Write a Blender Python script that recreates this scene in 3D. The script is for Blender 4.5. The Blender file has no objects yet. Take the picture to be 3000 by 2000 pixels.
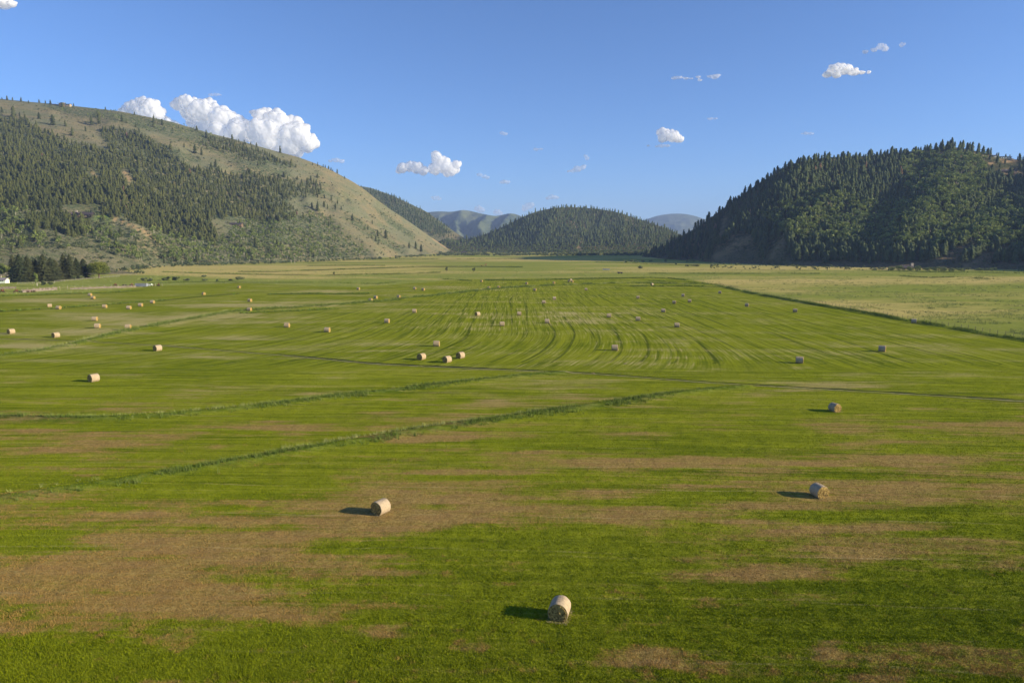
import bpy, math
import numpy as np
from math import radians, sin, cos, pi
R = np.random.default_rng(7)

# ------------------------------------------------------------------ camera
sc = bpy.context.scene
COL = sc.collection
CAMH, PITCH, FPX = 25.0, radians(7.91), 2000.0
cam_d = bpy.data.cameras.new('camera'); cam = bpy.data.objects.new('camera', cam_d); COL.objects.link(cam)
cam_d.sensor_width = 36; cam_d.lens = 24; cam_d.clip_start = 0.5; cam_d.clip_end = 80000
cam.location = (0, 0, CAMH); cam.rotation_euler = (pi/2 - PITCH, 0, 0)
sc.camera = cam
# ------------------------------------------------------------------ light and exposure
SUN_EL, SUN_AZ = radians(18.2), radians(12.0)      # the sun stands to the right, slightly behind the camera
to_sun = np.array([cos(SUN_EL)*cos(SUN_AZ), -cos(SUN_EL)*sin(SUN_AZ), sin(SUN_EL)])
w = bpy.data.worlds.new('World'); sc.world = w; w.use_nodes = True
nt = w.node_tree; nt.nodes.clear()
sky = nt.nodes.new('ShaderNodeTexSky'); sky.sky_type = 'NISHITA'; sky.sun_disc = False
sky.sun_elevation = SUN_EL; sky.sun_rotation = math.atan2(to_sun[0], to_sun[1])
sky.altitude = 1900; sky.air_density = 1.0; sky.dust_density = 1.7; sky.ozone_density = 4.5
bg = nt.nodes.new('ShaderNodeBackground'); bg.inputs['Strength'].default_value = 0.088
wo = nt.nodes.new('ShaderNodeOutputWorld')
tnt = nt.nodes.new('ShaderNodeMix'); tnt.data_type = 'RGBA'; tnt.blend_type = 'MULTIPLY'; tnt.inputs[0].default_value = 1; tnt.inputs[7].default_value = (.82, .96, 1.16, 1)
nt.links.new(sky.outputs[0], tnt.inputs[6]); nt.links.new(tnt.outputs[2], bg.inputs[0]); nt.links.new(bg.outputs[0], wo.inputs[0])
sd = bpy.data.lights.new('sun', 'SUN'); sd.energy = 5.0; sd.angle = radians(0.5); sd.color = (1.0, 0.86, 0.62)
sun = bpy.data.objects.new('sun', sd); COL.objects.link(sun)
from mathutils import Vector, Matrix, Euler
sun.rotation_euler = Vector(to_sun).to_track_quat('Z', 'Y').to_euler()
sc.view_settings.view_transform = 'Standard'; sc.view_settings.look = 'None'
sc.view_settings.exposure = 0.88; sc.view_settings.gamma = 1
sc.cycles.volume_bounces = 0
sc.cycles.transparent_max_bounces = 24

# ------------------------------------------------------------------ numbers
def sstep(a, b, x):
    t = np.clip((x-a)/(b-a), 0, 1); return t*t*(3-2*t)
def vnoise(x, y, seed=0):
    x = np.asarray(x, float); y = np.asarray(y, float)
    xi = np.floor(x).astype(np.int64); yi = np.floor(y).astype(np.int64)
    xf = x-xi; yf = y-yi
    def h(a, b):
        n = (a*374761393 + b*668265263 + seed*1442695041) & 0xffffffff
        n = ((n ^ (n >> 13))*1274126177) & 0xffffffff
        return ((n ^ (n >> 16)) & 0xffff)/65535.0
    u = xf*xf*(3-2*xf); v = yf*yf*(3-2*yf)
    return (h(xi, yi)*(1-u)+h(xi+1, yi)*u)*(1-v)+(h(xi, yi+1)*(1-u)+h(xi+1, yi+1)*u)*v
def fbm(x, y, seed=0, oct=4):
    s = 0; a = 0.5; t = 0
    for i in range(oct):
        s = s + a*vnoise(x*2**i, y*2**i, seed+i*17); t += a; a *= 0.5
    return s/t
def ray(px, py):
    px = np.asarray(px, float); py = np.asarray(py, float)
    dx = px-1500; f = 2000*cos(PITCH)+(1000-py)*sin(PITCH); u = (1000-py)*cos(PITCH)-2000*sin(PITCH)
    return dx/f, u/f                                    # x/y and dz/dy
def project(x, y, z):
    zc = y*cos(PITCH)-(z-CAMH)*sin(PITCH); up = y*sin(PITCH)+(z-CAMH)*cos(PITCH)
    zc = np.maximum(zc, 0.1)
    return 1500+2000*x/zc, 1000-2000*up/zc
def pol(pts):
    a = np.array(pts, float); return a
def seg_dist(px, py, P):                                # distance to a polyline, and the parameter along it
    best = np.full(np.shape(px), 1e9); par = np.zeros(np.shape(px)); side = np.zeros(np.shape(px)); L = 0
    for (a, b) in zip(P[:-1], P[1:]):
        d = b-a; l = np.hypot(*d)
        t = np.clip(((px-a[0])*d[0]+(py-a[1])*d[1])/(l*l), 0, 1)
        ex = px-(a[0]+t*d[0]); ey = py-(a[1]+t*d[1]); r = np.hypot(ex, ey)
        m = r < best
        best = np.where(m, r, best); par = np.where(m, L+t*l, par); side = np.where(m, np.sign(d[0]*ey-d[1]*ex), side)
        L += l
    return best, par, side
def inpoly(px, py, P):
    P = np.asarray(P, float); c = np.zeros(np.shape(px), bool)
    j = len(P)-1
    for i in range(len(P)):
        xi, yi = P[i]; xj, yj = P[j]
        if yi != yj:
            c ^= ((yi > py) != (yj > py)) & (px < (xj-xi)*(py-yi)/(yj-yi)+xi)
        j = i
    return c

# ------------------------------------------------------------------ materials
def mat(name):
    m = bpy.data.materials.new(name); m.use_nodes = True
    t = m.node_tree; t.nodes.clear()
    o = t.nodes.new('ShaderNodeOutputMaterial'); b = t.nodes.new('ShaderNodeBsdfPrincipled')
    t.links.new(b.outputs[0], o.inputs[0]); b.inputs['Roughness'].default_value = 0.9
    b.inputs['Specular IOR Level'].default_value = 0.15
    return m, t, b
class N:
    def __init__(s, t): s.t = t
    def link(s, a, b): s.t.links.new(a, b)
    def _in(s, n, i, v):
        if v is None: return
        if hasattr(v, 'is_output'): s.t.links.new(v, n.inputs[i])
        else: n.inputs[i].default_value = v
    def attr(s, name, out='Fac'):
        n = s.t.nodes.new('ShaderNodeAttribute'); n.attribute_name = name; return n.outputs[out]
    def objrand(s): return s.t.nodes.new('ShaderNodeObjectInfo').outputs['Random']
    def pos(s): return s.t.nodes.new('ShaderNodeNewGeometry').outputs['Position']
    def obj(s): return s.t.nodes.new('ShaderNodeTexCoord').outputs['Object']
    def comb(s, x, y, z=0.0):
        n = s.t.nodes.new('ShaderNodeCombineXYZ'); s._in(n, 0, x); s._in(n, 1, y); s._in(n, 2, z); return n.outputs[0]
    def sep(s, v):
        n = s.t.nodes.new('ShaderNodeSeparateXYZ'); s.link(v, n.inputs[0]); return n.outputs
    def mapg(s, v, scale):
        n = s.t.nodes.new('ShaderNodeMapping'); s.link(v, n.inputs[0]); n.inputs['Scale'].default_value = scale; return n.outputs[0]
    def noise(s, v, scale=1, detail=3, rough=0.55):
        n = s.t.nodes.new('ShaderNodeTexNoise'); s.link(v, n.inputs['Vector']); n.inputs['Scale'].default_value = scale
        n.inputs['Detail'].default_value = detail; n.inputs['Roughness'].default_value = rough; return n.outputs['Fac']
    def vor(s, v, scale=1):
        n = s.t.nodes.new('ShaderNodeTexVoronoi'); s.link(v, n.inputs['Vector']); n.inputs['Scale'].default_value = scale; return n.outputs['Distance']
    def m(s, op, a, b=None, c=None, clamp=False):
        n = s.t.nodes.new('ShaderNodeMath'); n.operation = op; n.use_clamp = clamp
        s._in(n, 0, a); s._in(n, 1, b); s._in(n, 2, c); return n.outputs[0]
    def rng(s, v, a, b, c=0.0, d=1.0, smooth=True):
        n = s.t.nodes.new('ShaderNodeMapRange'); n.interpolation_type = 'SMOOTHSTEP' if smooth else 'LINEAR'
        s._in(n, 0, v); n.inputs[1].default_value = a; n.inputs[2].default_value = b; n.inputs[3].default_value = c; n.inputs[4].default_value = d
        return n.outputs[0]
    def mix(s, f, a, b):
        n = s.t.nodes.new('ShaderNodeMix'); n.data_type = 'RGBA'
        s._in(n, 0, f)
        for i, v in ((6, a), (7, b)):
            if hasattr(v, 'is_output'): s.link(v, n.inputs[i])
            else: n.inputs[i].default_value = (*v, 1)
        return n.outputs[2]
    def bump(s, h, dist, strength=1.0):
        n = s.t.nodes.new('ShaderNodeBump'); s.link(h, n.inputs['Height']); n.inputs['Distance'].default_value = dist
        n.inputs['Strength'].default_value = strength; return n.outputs[0]
def simple(name, c1, c2, scale=3.0, rough=0.85, metal=0.0, bump=0.0):
    m, t, b = mat(name); n = N(t)
    f = n.noise(n.obj(), scale, 4)
    f = n.rng(f, 0.3, 0.7)
    t.links.new(n.mix(f, c1, c2), b.inputs['Base Color'])
    b.inputs['Roughness'].default_value = rough; b.inputs['Metallic'].default_value = metal
    if bump: t.links.new(n.bump(f, bump), b.inputs['Normal'])
    return m

# ------------------------------------------------------------------ meshes
def mk(name, V, F, mats, attrs=None, mi=None, smooth=False, parent=None, loc=None):
    """V (n,3) array, F list of faces or (m,3|4) array -> one linked mesh object"""
    me = bpy.data.meshes.new(name)
    V = np.asarray(V, np.float32)
    if isinstance(F, np.ndarray):
        k = F.shape[1]
        me.vertices.add(len(V)); me.vertices.foreach_set('co', V.ravel())
        me.loops.add(F.size); me.loops.foreach_set('vertex_index', F.ravel().astype(np.int32))
        me.polygons.add(len(F)); me.polygons.foreach_set('loop_start', np.arange(0, F.size, k, dtype=np.int32))
        me.polygons.foreach_set('loop_total', np.full(len(F), k, np.int32))
    else:
        me.from_pydata([tuple(map(float, v)) for v in V], [], [tuple(int(i) for i in f) for f in F])
    if not isinstance(mats, (list, tuple)): mats = [mats]
    for m_ in mats: me.materials.append(m_)
    if mi is not None: me.polygons.foreach_set('material_index', np.asarray(mi, np.int32))
    for k_, v in (attrs or {}).items():
        a = me.attributes.new(k_, 'FLOAT', 'POINT'); a.data.foreach_set('value', np.asarray(v, np.float32))
    if smooth: me.polygons.foreach_set('use_smooth', np.ones(len(me.polygons), bool))
    me.update(calc_edges=True); me.validate()
    o = bpy.data.objects.new(name, me); COL.objects.link(o)
    if parent: o.parent = parent
    if loc is not None: o.location = loc
    return o
def tag(o, label=None, cat=None, group=None, kind=None):
    if label: o['label'] = label
    if cat: o['category'] = cat
    if group: o['group'] = group
    if kind: o['kind'] = kind
    return o
def empty(name, loc, rz=0.0):
    o = bpy.data.objects.new(name, None); COL.objects.link(o); o.location = loc; o.rotation_euler = (0, 0, rz)
    o.empty_display_size = 1; return o
def clone(o, loc=None, rz=None, scale=None, label=None, parent=None):
    c = o.copy(); COL.objects.link(c)
    if parent: c.parent = parent
    if loc is not None: c.location = loc
    if rz is not None: c.rotation_euler = (0, 0, rz)
    if scale is not None: c.scale = scale if hasattr(scale, '__len__') else (scale,)*3
    if label: c['label'] = label
    return c
class MB:
    def __init__(s): s.v = []; s.f = []
    def add(s, V, F):
        k = len(s.v); s.v += [tuple(v) for v in V]; s.f += [tuple(i+k for i in f) for f in F]; return s
    def box(s, c, d, rz=0.0, rx=0.0):
        e = Euler((rx, 0, rz)).to_matrix()
        V = [Vector(c)+e @ Vector((sx*d[0]/2, sy*d[1]/2, sz*d[2]/2)) for sx in (-1, 1) for sy in (-1, 1) for sz in (-1, 1)]
        return s.add(V, [(0, 1, 3, 2), (4, 6, 7, 5), (0, 4, 5, 1), (2, 3, 7, 6), (0, 2, 6, 4), (1, 5, 7, 3)])
    def bar(s, a, b, r, r2=None, n=6):
        a = Vector(a); b = Vector(b); r2 = r if r2 is None else r2
        q = (b-a).to_track_quat('Z', 'Y')
        V = []
        for p, rr in ((a, r), (b, r2)):
            for i in range(n):
                V.append(p+q @ Vector((rr*cos(2*pi*i/n), rr*sin(2*pi*i/n), 0)))
        F = [(i, (i+1) % n, n+(i+1) % n, n+i) for i in range(n)]+[tuple(range(n-1, -1, -1)), tuple(range(n, 2*n))]
        return s.add(V, F)
    def wheel(s, c, r, wd, rz=0.0):
        ax = Vector((-sin(rz), cos(rz), 0))*wd/2; c = Vector(c)
        return s.bar(c-ax, c+ax, r, n=14)
    def gable(s, c, d, h, rz=0.0, over=0.4, thick=0.18):      # a pitched roof with its ridge along local x
        L, Wd = d[0]/2+over, d[1]/2+over
        m_ = Matrix.Rotation(rz, 3, 'Z'); c = Vector(c); V = []
        for t in (0, thick):
            for x in (-L, L):
                for (y, z) in ((-Wd, -over*h/(d[1]/2)), (0, h), (Wd, -over*h/(d[1]/2))):
                    V.append(c+m_ @ Vector((x, y, z+t)))
        F = [(6, 7, 10, 9), (7, 8, 11, 10), (0, 3, 4, 1), (1, 4, 5, 2), (0, 1, 7, 6), (1, 2, 8, 7), (3, 9, 10, 4), (4, 10, 11, 5), (0, 6, 9, 3), (2, 5, 11, 8)]
        return s.add(V, F)
    def gable_wall(s, c, d, hw, hr, rz=0.0):                  # walls with gable ends, ridge along local x
        L, Wd = d[0]/2, d[1]/2; m_ = Matrix.Rotation(rz, 3, 'Z'); c = Vector(c)
        V = []
        for x in (-L, L):
            for (y, z) in ((-Wd, 0), (Wd, 0), (Wd, hw), (0, hw+hr), (-Wd, hw)): V.append(c+m_ @ Vector((x, y, z)))
        F = [(4, 3, 2, 1, 0), (5, 6, 7, 8, 9), (0, 5, 9, 4), (1, 2, 7, 6), (0, 1, 6, 5)]
        return s.add(V, F)
    def build(s, name, m_, parent=None, loc=None, smooth=False):
        return mk(name, np.array(s.v), s.f, m_, parent=parent, loc=loc, smooth=smooth)

# ------------------------------------------------------------------ valley floor
BANKS = {  # image outline -> (height m, half width m, name)
 'near':  (pol([(-500,1530),(-200,1490),(0,1460),(250,1425),(500,1385),(700,1352),(950,1308),(1150,1275),(1400,1238),(1600,1208),(1800,1180),(1950,1158),(2080,1142),(2180,1134)]), .35, 1.3),
 'middle':(pol([(-500,1205),(-200,1215),(0,1221),(150,1226),(300,1226),(450,1218),(650,1203),(850,1180),(1000,1160),(1200,1138),(1400,1115),(1560,1098),(1650,1091)]), .35, 1.2),
 'upper': (pol([(-500,1120),(-200,1080),(0,1045),(120,1030),(270,995),(400,963),(560,936),(680,914),(820,903),(950,897),(1100,885),(1250,868),(1400,852),(1500,843),(1600,838),(1750,832),(1900,830),(2000,833),(2100,835)]), .5, 1.6),
 'fence': (pol([(2100,836),(2200,859),(2400,894),(2600,929),(2800,964),(3000,998),(3300,1050),(3700,1120)]), .45, 1.2),
}
BW = {}
def zbase(x, y):
    return 9.0*sstep(650, 2600, y)+0.5*(fbm(np.asarray(x)/90, np.asarray(y)/90, 3, 2)-.5)*sstep(60, 200, y)
def gpix(px, py):                                              # image point -> point on the valley floor
    tx, k = ray(px, py); k = np.minimum(k, -0.0005)
    y = -CAMH/k
    for _ in range(12): y = (zbase(tx*y, y)-CAMH)/k*0.6+y*0.4
    return tx*y, y
for k_, (P, h_, hw_) in BANKS.items():
    xx, yy = gpix(P[:, 0], P[:, 1]); BW[k_] = (np.stack([xx, yy], 1), h_, hw_)
def zg(x, y):
    x = np.asarray(x, float); y = np.asarray(y, float)
    z = zbase(x, y)
    for (P, h_, hw_) in BW.values():
        lo = P.min(0)-20; hi = P.max(0)+20
        m = (x > lo[0]) & (x < hi[0]) & (y > lo[1]) & (y < hi[1])
        if np.any(m):
            d, _, _ = seg_dist(x, y, P)
            z = z+np.where(m, h_*np.exp(-(d/hw_)**2), 0)
    return z
def at(px, py):
    x, y = gpix(px, py); x = float(x); y = float(y); return x, y, float(zg(x, y))

# top edge of the mown land as a function of image column
T1 = np.array([(-2000,880),(-400,880),(0,864),(170,863),(350,851),(470,838),(700,830),(900,839),(1050,843),(1200,832),(1350,821),(1500,819),(1700,816),(1900,812),(2000,818),(2060,828),(2110,838),(2200,859),(2400,894),(2600,929),(2800,964),(3000,998),(3300,1050),(3700,1120),(5000,1300)], float)
S = 1.27551
DRY = [(300,1310,260,60,.9),(600,1265,380,65,1.0),(900,1190,250,38,.9),(1150,1160,200,22,.7),(80,1360,240,70,.9),(350,1385,380,55,.95),(150,1440,260,50,.9),
 (880,1450,70,26,.8),(700,1425,120,28,.8),(560,1400,200,30,.8),(1500,1195,260,32,.8),(1750,1225,200,42,.9),(1900,1265,260,38,.95),(2050,1215,150,35,.8),(1800,1160,220,22,.75),
 (1650,1110,150,22,.8),(2000,1020,150,22,.7),(1920,985,90,16,.8),(2150,1060,150,22,.75),(2290,1120,60,15,.6),(2100,1120,80,12,.7),(1450,1062,120,12,.7),(1200,1040,200,10,.6),
 (1900,1490,40,25,.8),(1480,1500,70,28,.75),(1350,1130,120,12,.7),(1150,1105,60,8,.6),(1180,1215,180,22,.7),(1640,1270,160,26,.75),(2200,1240,160,28,.65),(2330,1300,60,26,.6),
 (1880,882,170,8,.8),(1780,900,110,8,.6),(1960,860,90,9,.7),(1830,845,50,7,.7),(1290,720,70,9,.7),(1345,735,60,8,.6),(770,865,60,6,.8),(1120,920,50,8,.7),(1290,908,70,7,.6),
 (500,1025,30,6,.6),(200,1095,40,8,.8),(880,950,40,6,.6),(100,990,60,7,.7),(130,1035,60,7,.7),(680,998,50,8,.7),(470,820,70,5,.7),(540,778,100,7,.6),(240,1190,120,14,.6),
 (400,730,260,13,.8),(200,762,170,9,.7),(60,792,130,13,.8),(150,690,200,6,.6),(560,702,220,6,.8),(700,695,150,5,.6),(330,745,130,8,.8),(760,668,180,4,.6),(1010,660,90,3,.6),
 (1540,745,80,6,.4),(1450,715,60,4,.4),(640,1040,90,10,.5),(900,1010,130,9,.5),(300,1150,160,10,.4),(1080,1490,50,10,.4),(60,1040,80,8,.5)]
GREEN = [(1400,1300,280,50,.8),(1250,1420,200,80,.9),(1700,1350,500,30,.8),(1900,1420,600,60,.9),(350,1530,300,40,.8),(200,1190,190,30,.7),(60,1250,120,30,.8),(2250,1380,200,60,.8),(1000,1560,400,50,.8),(300,900,350,40,.6),(700,900,250,25,.5),(1130,1330,120,40,.6),(2200,1050,60,20,.5),(1250,1350,160,60,.8)]
def ellipses(px, py, L):
    s = np.zeros(np.shape(px))
    for (cx, cy, rx, ry, a) in L:
        r2 = ((px-cx*S)/(rx*S))**2+((py-cy*S)/(ry*S))**2
        s = np.maximum(s, a*np.exp(-r2*1.1))
    return s
DITCH = [([(-200,878),(0,868),(140,862),(300,858),(420,850)],.55),([(-200,925),(0,912),(170,903),(300,893),(450,882),(600,868),(700,860)],.6),
 ([(785,862),(900,860),(980,861),(1080,859)],.9),([(480,797),(640,802),(760,804),(950,806),(1130,803),(1290,798)],.8),([(700,796),(800,796),(960,790),(1110,785),(1240,781),(1400,781),(1530,782)],.9),
 ([(1300,818),(1380,822)],.7),([(1420,820),(1560,820),(1700,816),(1850,814),(1960,815),(2010,820)],.85),([(1900,822),(2000,826),(2120,835)],.4),([(400,832),(560,826),(760,828),(950,828),(1100,832),(1160,826)],.5),
 ([(900,779),(1040,777),(1130,778)],.5),([(1080,759),(1300,759),(1550,758)],.4),([(1740,768),(1800,769),(1950,775),(2050,777)],.45),([(1900,801),(2100,802),(2400,802)],.5),([(2640,809),(2720,814),(2790,812)],.8),
 ([(2820,812),(2900,818)],.5),([(0,804),(200,798),(380,796)],.0),([(700,770),(850,768),(1000,765)],.35),([(900,772),(1200,768),(1420,763)],.3),([(1000,915),(1100,906),(1200,898)],.0),([(700,918),(850,911),(980,905)],.45),([(2500,790),(2700,797),(3000,800),(3400,805)],.5),([(1980,866),(2100,863),(2180,862)],.0),([(2000,790),(2200,790),(2380,792)],.3),([(1800,838),(2000,838),(2160,840)],.5)]
def ground_masks(x, y):
    px, py = project(x, y, zbase(x, y))
    n1 = fbm(x/24+fbm(x/9, y/9, 9, 2)*.8, y/5.5, 11, 5); n2 = fbm(x/7, y/1.5, 23, 5)
    t1 = np.interp(px, T1[:, 0], T1[:, 1])
    mead = sstep(0, 3.0, t1-py)*(py > 700)                        # 1 = unmown meadow
    e = ellipses(px, py, DRY); g = ellipses(px, py, GREEN)
    near = sstep(1060, 1250, py)
    dry = e*.90 + near*(n1-.45)*2.0 + (1-near)*(n1-.50)*1.2 + .10 + .03*near + (n2-.5)*(.55+1.0*near) - g*.45
    dry = np.clip(dry, 0, 1)*(1-mead)
    fl = fbm(x/240+3*fbm(x/500, y/150, 5, 2), y/70, 31, 4)
    gold = .42+(fl-.5)*1.7
    gold = gold+.55*np.exp(-((py-785)/15)**2)*sstep(1500, 1100, px)+.35*np.exp(-((py-812)/6)**2)*sstep(200, 600, px)*sstep(1600, 1300, px)-.35*np.exp(-((py-826)/7)**2)*sstep(400, 900, px)*sstep(1450, 1300, px)
    gold = gold+.35*np.exp(-((py-822)/10)**2)*sstep(2000, 2120, px)+.25*np.exp(-((py-786)/6)**2)*sstep(1500, 1700, px)-.2*np.exp(-((py-795)/6)**2)*sstep(300, 0, px)-.6*sstep(842, 822, py)*sstep(807, 812, py)*sstep(620, 500, px)
    gold = np.clip(gold, 0, 1)
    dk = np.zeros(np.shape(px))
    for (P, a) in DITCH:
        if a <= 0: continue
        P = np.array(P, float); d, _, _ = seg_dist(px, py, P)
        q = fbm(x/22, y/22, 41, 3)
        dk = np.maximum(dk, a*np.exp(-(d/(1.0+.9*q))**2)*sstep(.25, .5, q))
    return px, py, mead, dry, gold, dk, near
def swath_uv(x, y):                                           # coordinates the mower rows follow
    w1 = 1-sstep(128, 150, y+.06*np.abs(x-20)*0)
    bend = -np.clip(205-y, 0, 80)**2*.0032*sstep(75, 10, x)+np.clip(y-210, 0, 200)*.012*np.clip(x/30, -2.5, .4)
    u = x-bend
    lft = sstep(-20, -75, x)                                  # left part runs crosswise and fans
    u = u-lft*(y-150)*.30
    un = y+x*.035+.0006*x*x*np.exp(-y/90)
    cross = np.maximum(1-sstep(133, 147, y+.02*x), sstep(-115, -150, x+.2*(y-150)))
    return u, un, np.clip(cross, 0, 1)

rows = np.concatenate([[-260, -60, 0, 15, 25, 30], (lambda k: -CAMH/k)(ray(1500, np.concatenate([np.arange(2120, 900, -3.2), np.arange(900, 760, -1.3), np.arange(760, 730, -1.5)]))[1]), [3600, 5000, 8000, 12000, 16000]])
rows = rows[(rows < 3200) | (rows >= 3600)]
txs = np.concatenate([np.linspace(-1.65, -.95, 24)[:-1], np.linspace(-.95, .95, 620), np.linspace(.95, 1.65, 24)[1:]])
YY, TT = np.meshgrid(rows, txs, indexing='ij'); XX = TT*np.maximum(YY, 34.0)
GZ = zg(XX, YY)
px, py, mead, dry, gold, dk, near = ground_masks(XX, YY)
back = YY < 30
U, UN, CR = swath_uv(XX, YY)
GZ = GZ+(fbm(XX/1.3, YY/1.3, 77, 2)-.5)*.10*(1-sstep(120, 260, YY))+mead*.35*fbm(XX/6, YY/6, 55, 2)*sstep(1200, 400, YY)
nr, nc = XX.shape
idx = np.arange(nr*nc).reshape(nr, nc)
F = np.stack([idx[:-1, :-1].ravel(), idx[:-1, 1:].ravel(), idx[1:, 1:].ravel(), idx[1:, :-1].ravel()], 1)

gm, t, b = mat('pasture'); n = N(t)
P3 = n.pos(); U_ = n.attr('u'); UN_ = n.attr('un'); CR_ = n.attr('cross'); ME = n.attr('meadow')
X_, Y_, _ = n.sep(P3)
s_long = n.comb(n.m('MULTIPLY', U_, 0.55), n.m('MULTIPLY', Y_, 0.018))
s_long2 = n.comb(n.m('MULTIPLY', U_, 2.1), n.m('MULTIPLY', Y_, 0.06), 3.0)
s_cr = n.comb(n.m('MULTIPLY', UN_, 0.5), n.m('MULTIPLY', X_, 0.02), 7.0)
s_cr2 = n.comb(n.m('MULTIPLY', UN_, 1.9), n.m('MULTIPLY', X_, 0.07), 9.0)
f1 = n.m('ADD', n.m('MULTIPLY', n.noise(s_long, 1, 2), n.m('SUBTRACT', 1.0, CR_)), n.m('MULTIPLY', n.noise(s_cr, 1, 2), CR_))
f2 = n.m('ADD', n.m('MULTIPLY', n.noise(s_long2, 1, 3), n.m('SUBTRACT', 1.0, CR_)), n.m('MULTIPLY', n.noise(s_cr2, 1, 3), CR_))
speck = n.noise(P3, 5.5, 3, .7); mid = n.noise(P3, .35, 4); big = n.noise(n.mapg(P3, (.02, .05, .05)), 1, 4)
fine = n.noise(P3, 2.0, 2, .6)
# mown green
tone = n.m('ADD', n.m('ADD', n.m('MULTIPLY', f1, .7), n.m('MULTIPLY', f2, .75)), n.m('ADD', n.m('MULTIPLY', mid, .35), n.m('MULTIPLY', speck, .35)))
g1 = n.mix(n.rng(tone, .8, 1.35), (.092, .130, .006), (.280, .312, .014))
g1 = n.mix(n.rng(big, .35, .7, 0, .55), g1, (.280, .295, .022))
rowd = n.m('MULTIPLY', n.rng(f1, .38, .30), n.rng(f2, .62, .42))
rowd = n.m('MULTIPLY', rowd, n.attr('rows'))
g1 = n.mix(n.m('MULTIPLY', rowd, .4), g1, (.040, .070, .010))
pale = n.m('MULTIPLY', n.rng(f2, .60, .72), n.m('MULTIPLY', n.attr('rows'), .38))
g1 = n.mix(pale, g1, (.36, .35, .14))
uu = n.m('ADD', n.m('MULTIPLY', U_, n.m('SUBTRACT', 1.0, CR_)), n.m('MULTIPLY', UN_, CR_))
wob = n.m('MULTIPLY', n.noise(n.comb(n.m('MULTIPLY', U_, .05), n.m('MULTIPLY', Y_, .012)), 1, 1), 1.1)
def lines(freq, w0, w1, seed, lo, hi):
    q = n.m('ABSOLUTE', n.m('SUBTRACT', n.m('FRACT', n.m('ADD', n.m('MULTIPLY', uu, freq), wob)), .5))
    brk = n.rng(n.noise(n.comb(n.m('MULTIPLY', U_, .45), n.m('MULTIPLY', Y_, .014), seed), 1, 3), lo, hi)
    return n.m('MULTIPLY', n.rng(q, w1, w0), n.m('MULTIPLY', brk, n.attr('rows')))
g1 = n.mix(n.m('MULTIPLY', lines(.16, .02, .09, 4.0, .40, .56), .75), g1, (.040, .066, .006))
g1 = n.mix(n.m('MULTIPLY', lines(.55, .05, .22, 8.0, .46, .62), .45), g1, (.060, .090, .008))
g1 = n.mix(n.m('MULTIPLY', lines(.48, .05, .18, 12.0, .50, .66), .28), g1, (.32, .34, .08))
# dry stubble
dv = n.m('ADD', n.attr('dry'), n.m('ADD', n.m('MULTIPLY', n.m('SUBTRACT', speck, .5), 1.15), n.m('ADD', n.m('MULTIPLY', n.m('SUBTRACT', f2, .5), 1.5), n.m('MULTIPLY', n.m('SUBTRACT', fine, .5), .5))))
soil = n.mix(n.rng(n.noise(P3, 2.2, 3, .6), .25, .75), (.225, .128, .038), (.450, .305, .095))
clod = n.noise(P3, 4.2, 3, .75); soil = n.mix(n.rng(clod, .48, .38, 0, .75), soil, (.085, .050, .018)); soil = n.mix(n.rng(clod, .56, .68, 0, .5), soil, (.44, .34, .13)); soil = n.mix(n.rng(n.noise(n.mapg(P3, (.25, .7, .5)), 1, 4), .42, .62, 0, .5), soil, (.30, .145, .070))
soil = n.mix(n.attr('straw'), soil, n.mix(n.rng(f2, .3, .7), (.33, .29, .095), (.52, .43, .19)))
c = n.mix(n.rng(dv, .10, .95, 0, .92), g1, soil)
srow = n.m('ABSOLUTE', n.m('SUBTRACT', n.m('FRACT', n.m('ADD', n.m('MULTIPLY', UN_, .135), n.m('MULTIPLY', n.noise(n.comb(n.m('MULTIPLY', X_, .03), n.m('MULTIPLY', Y_, .02)), 1, 2), .5))), .5))
srow = n.m('MULTIPLY', n.rng(srow, .022, .008), n.m('MULTIPLY', CR_, n.rng(n.noise(n.comb(n.m('MULTIPLY', X_, .09), n.m('MULTIPLY', Y_, .3), 5.0), 1, 3), .44, .62)))
c = n.mix(n.m('MULTIPLY', srow, .42), c, (.46, .36, .16))
grain = n.noise(P3, 16, 2, .7); c = n.mix(n.rng(grain, .46, .34, 0, .55), c, (.035, .055, .006)); c = n.mix(n.rng(grain, .58, .70, 0, .30), c, (.40, .38, .13))
# meadow
mg = n.m('ADD', n.attr('gold'), n.m('MULTIPLY', n.m('SUBTRACT', n.noise(n.mapg(P3, (.03, .09, .05)), 1, 5), .5), 1.1))
mc = n.mix(n.rng(mg, .15, .85), (.235, .265, .048), (.490, .395, .130))
mc = n.mix(n.rng(n.noise(n.mapg(P3, (.055, .14, .1)), 1, 5, .65), .56, .74, 0, .5), mc, (.120, .160, .035))
mc = n.mix(n.rng(n.noise(P3, .5, 4, .7), .5, .75, 0, .35), mc, (.50, .44, .20))
c = n.mix(ME, c, mc)
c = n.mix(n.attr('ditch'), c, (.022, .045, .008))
c = n.mix(n.m('MULTIPLY', n.attr('bank'), .8), c, n.mix(n.rng(n.noise(P3, .8, 3), .4, .65), (.035, .085, .014), (.14, .19, .05)))
t.links.new(c, b.inputs['Base Color']); b.inputs['Roughness'].default_value = 1; b.inputs['Specular IOR Level'].default_value = 0
hh = n.m('ADD', n.m('ADD', n.m('MULTIPLY', n.noise(P3, 9, 2, .7), .8), n.m('MULTIPLY', fine, .5)), n.m('MULTIPLY', f2, .6))
t.links.new(n.bump(hh, .12, .8), b.inputs['Normal'])
bank = np.zeros(XX.shape)
for k_, (P, h_, hw_) in BW.items():
    d, _, _ = seg_dist(XX, YY, P); bank = np.maximum(bank, np.exp(-(d/(hw_*1.1))**2)*(.75 if k_ != 'fence' else .9))
bank[back] = 0
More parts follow.
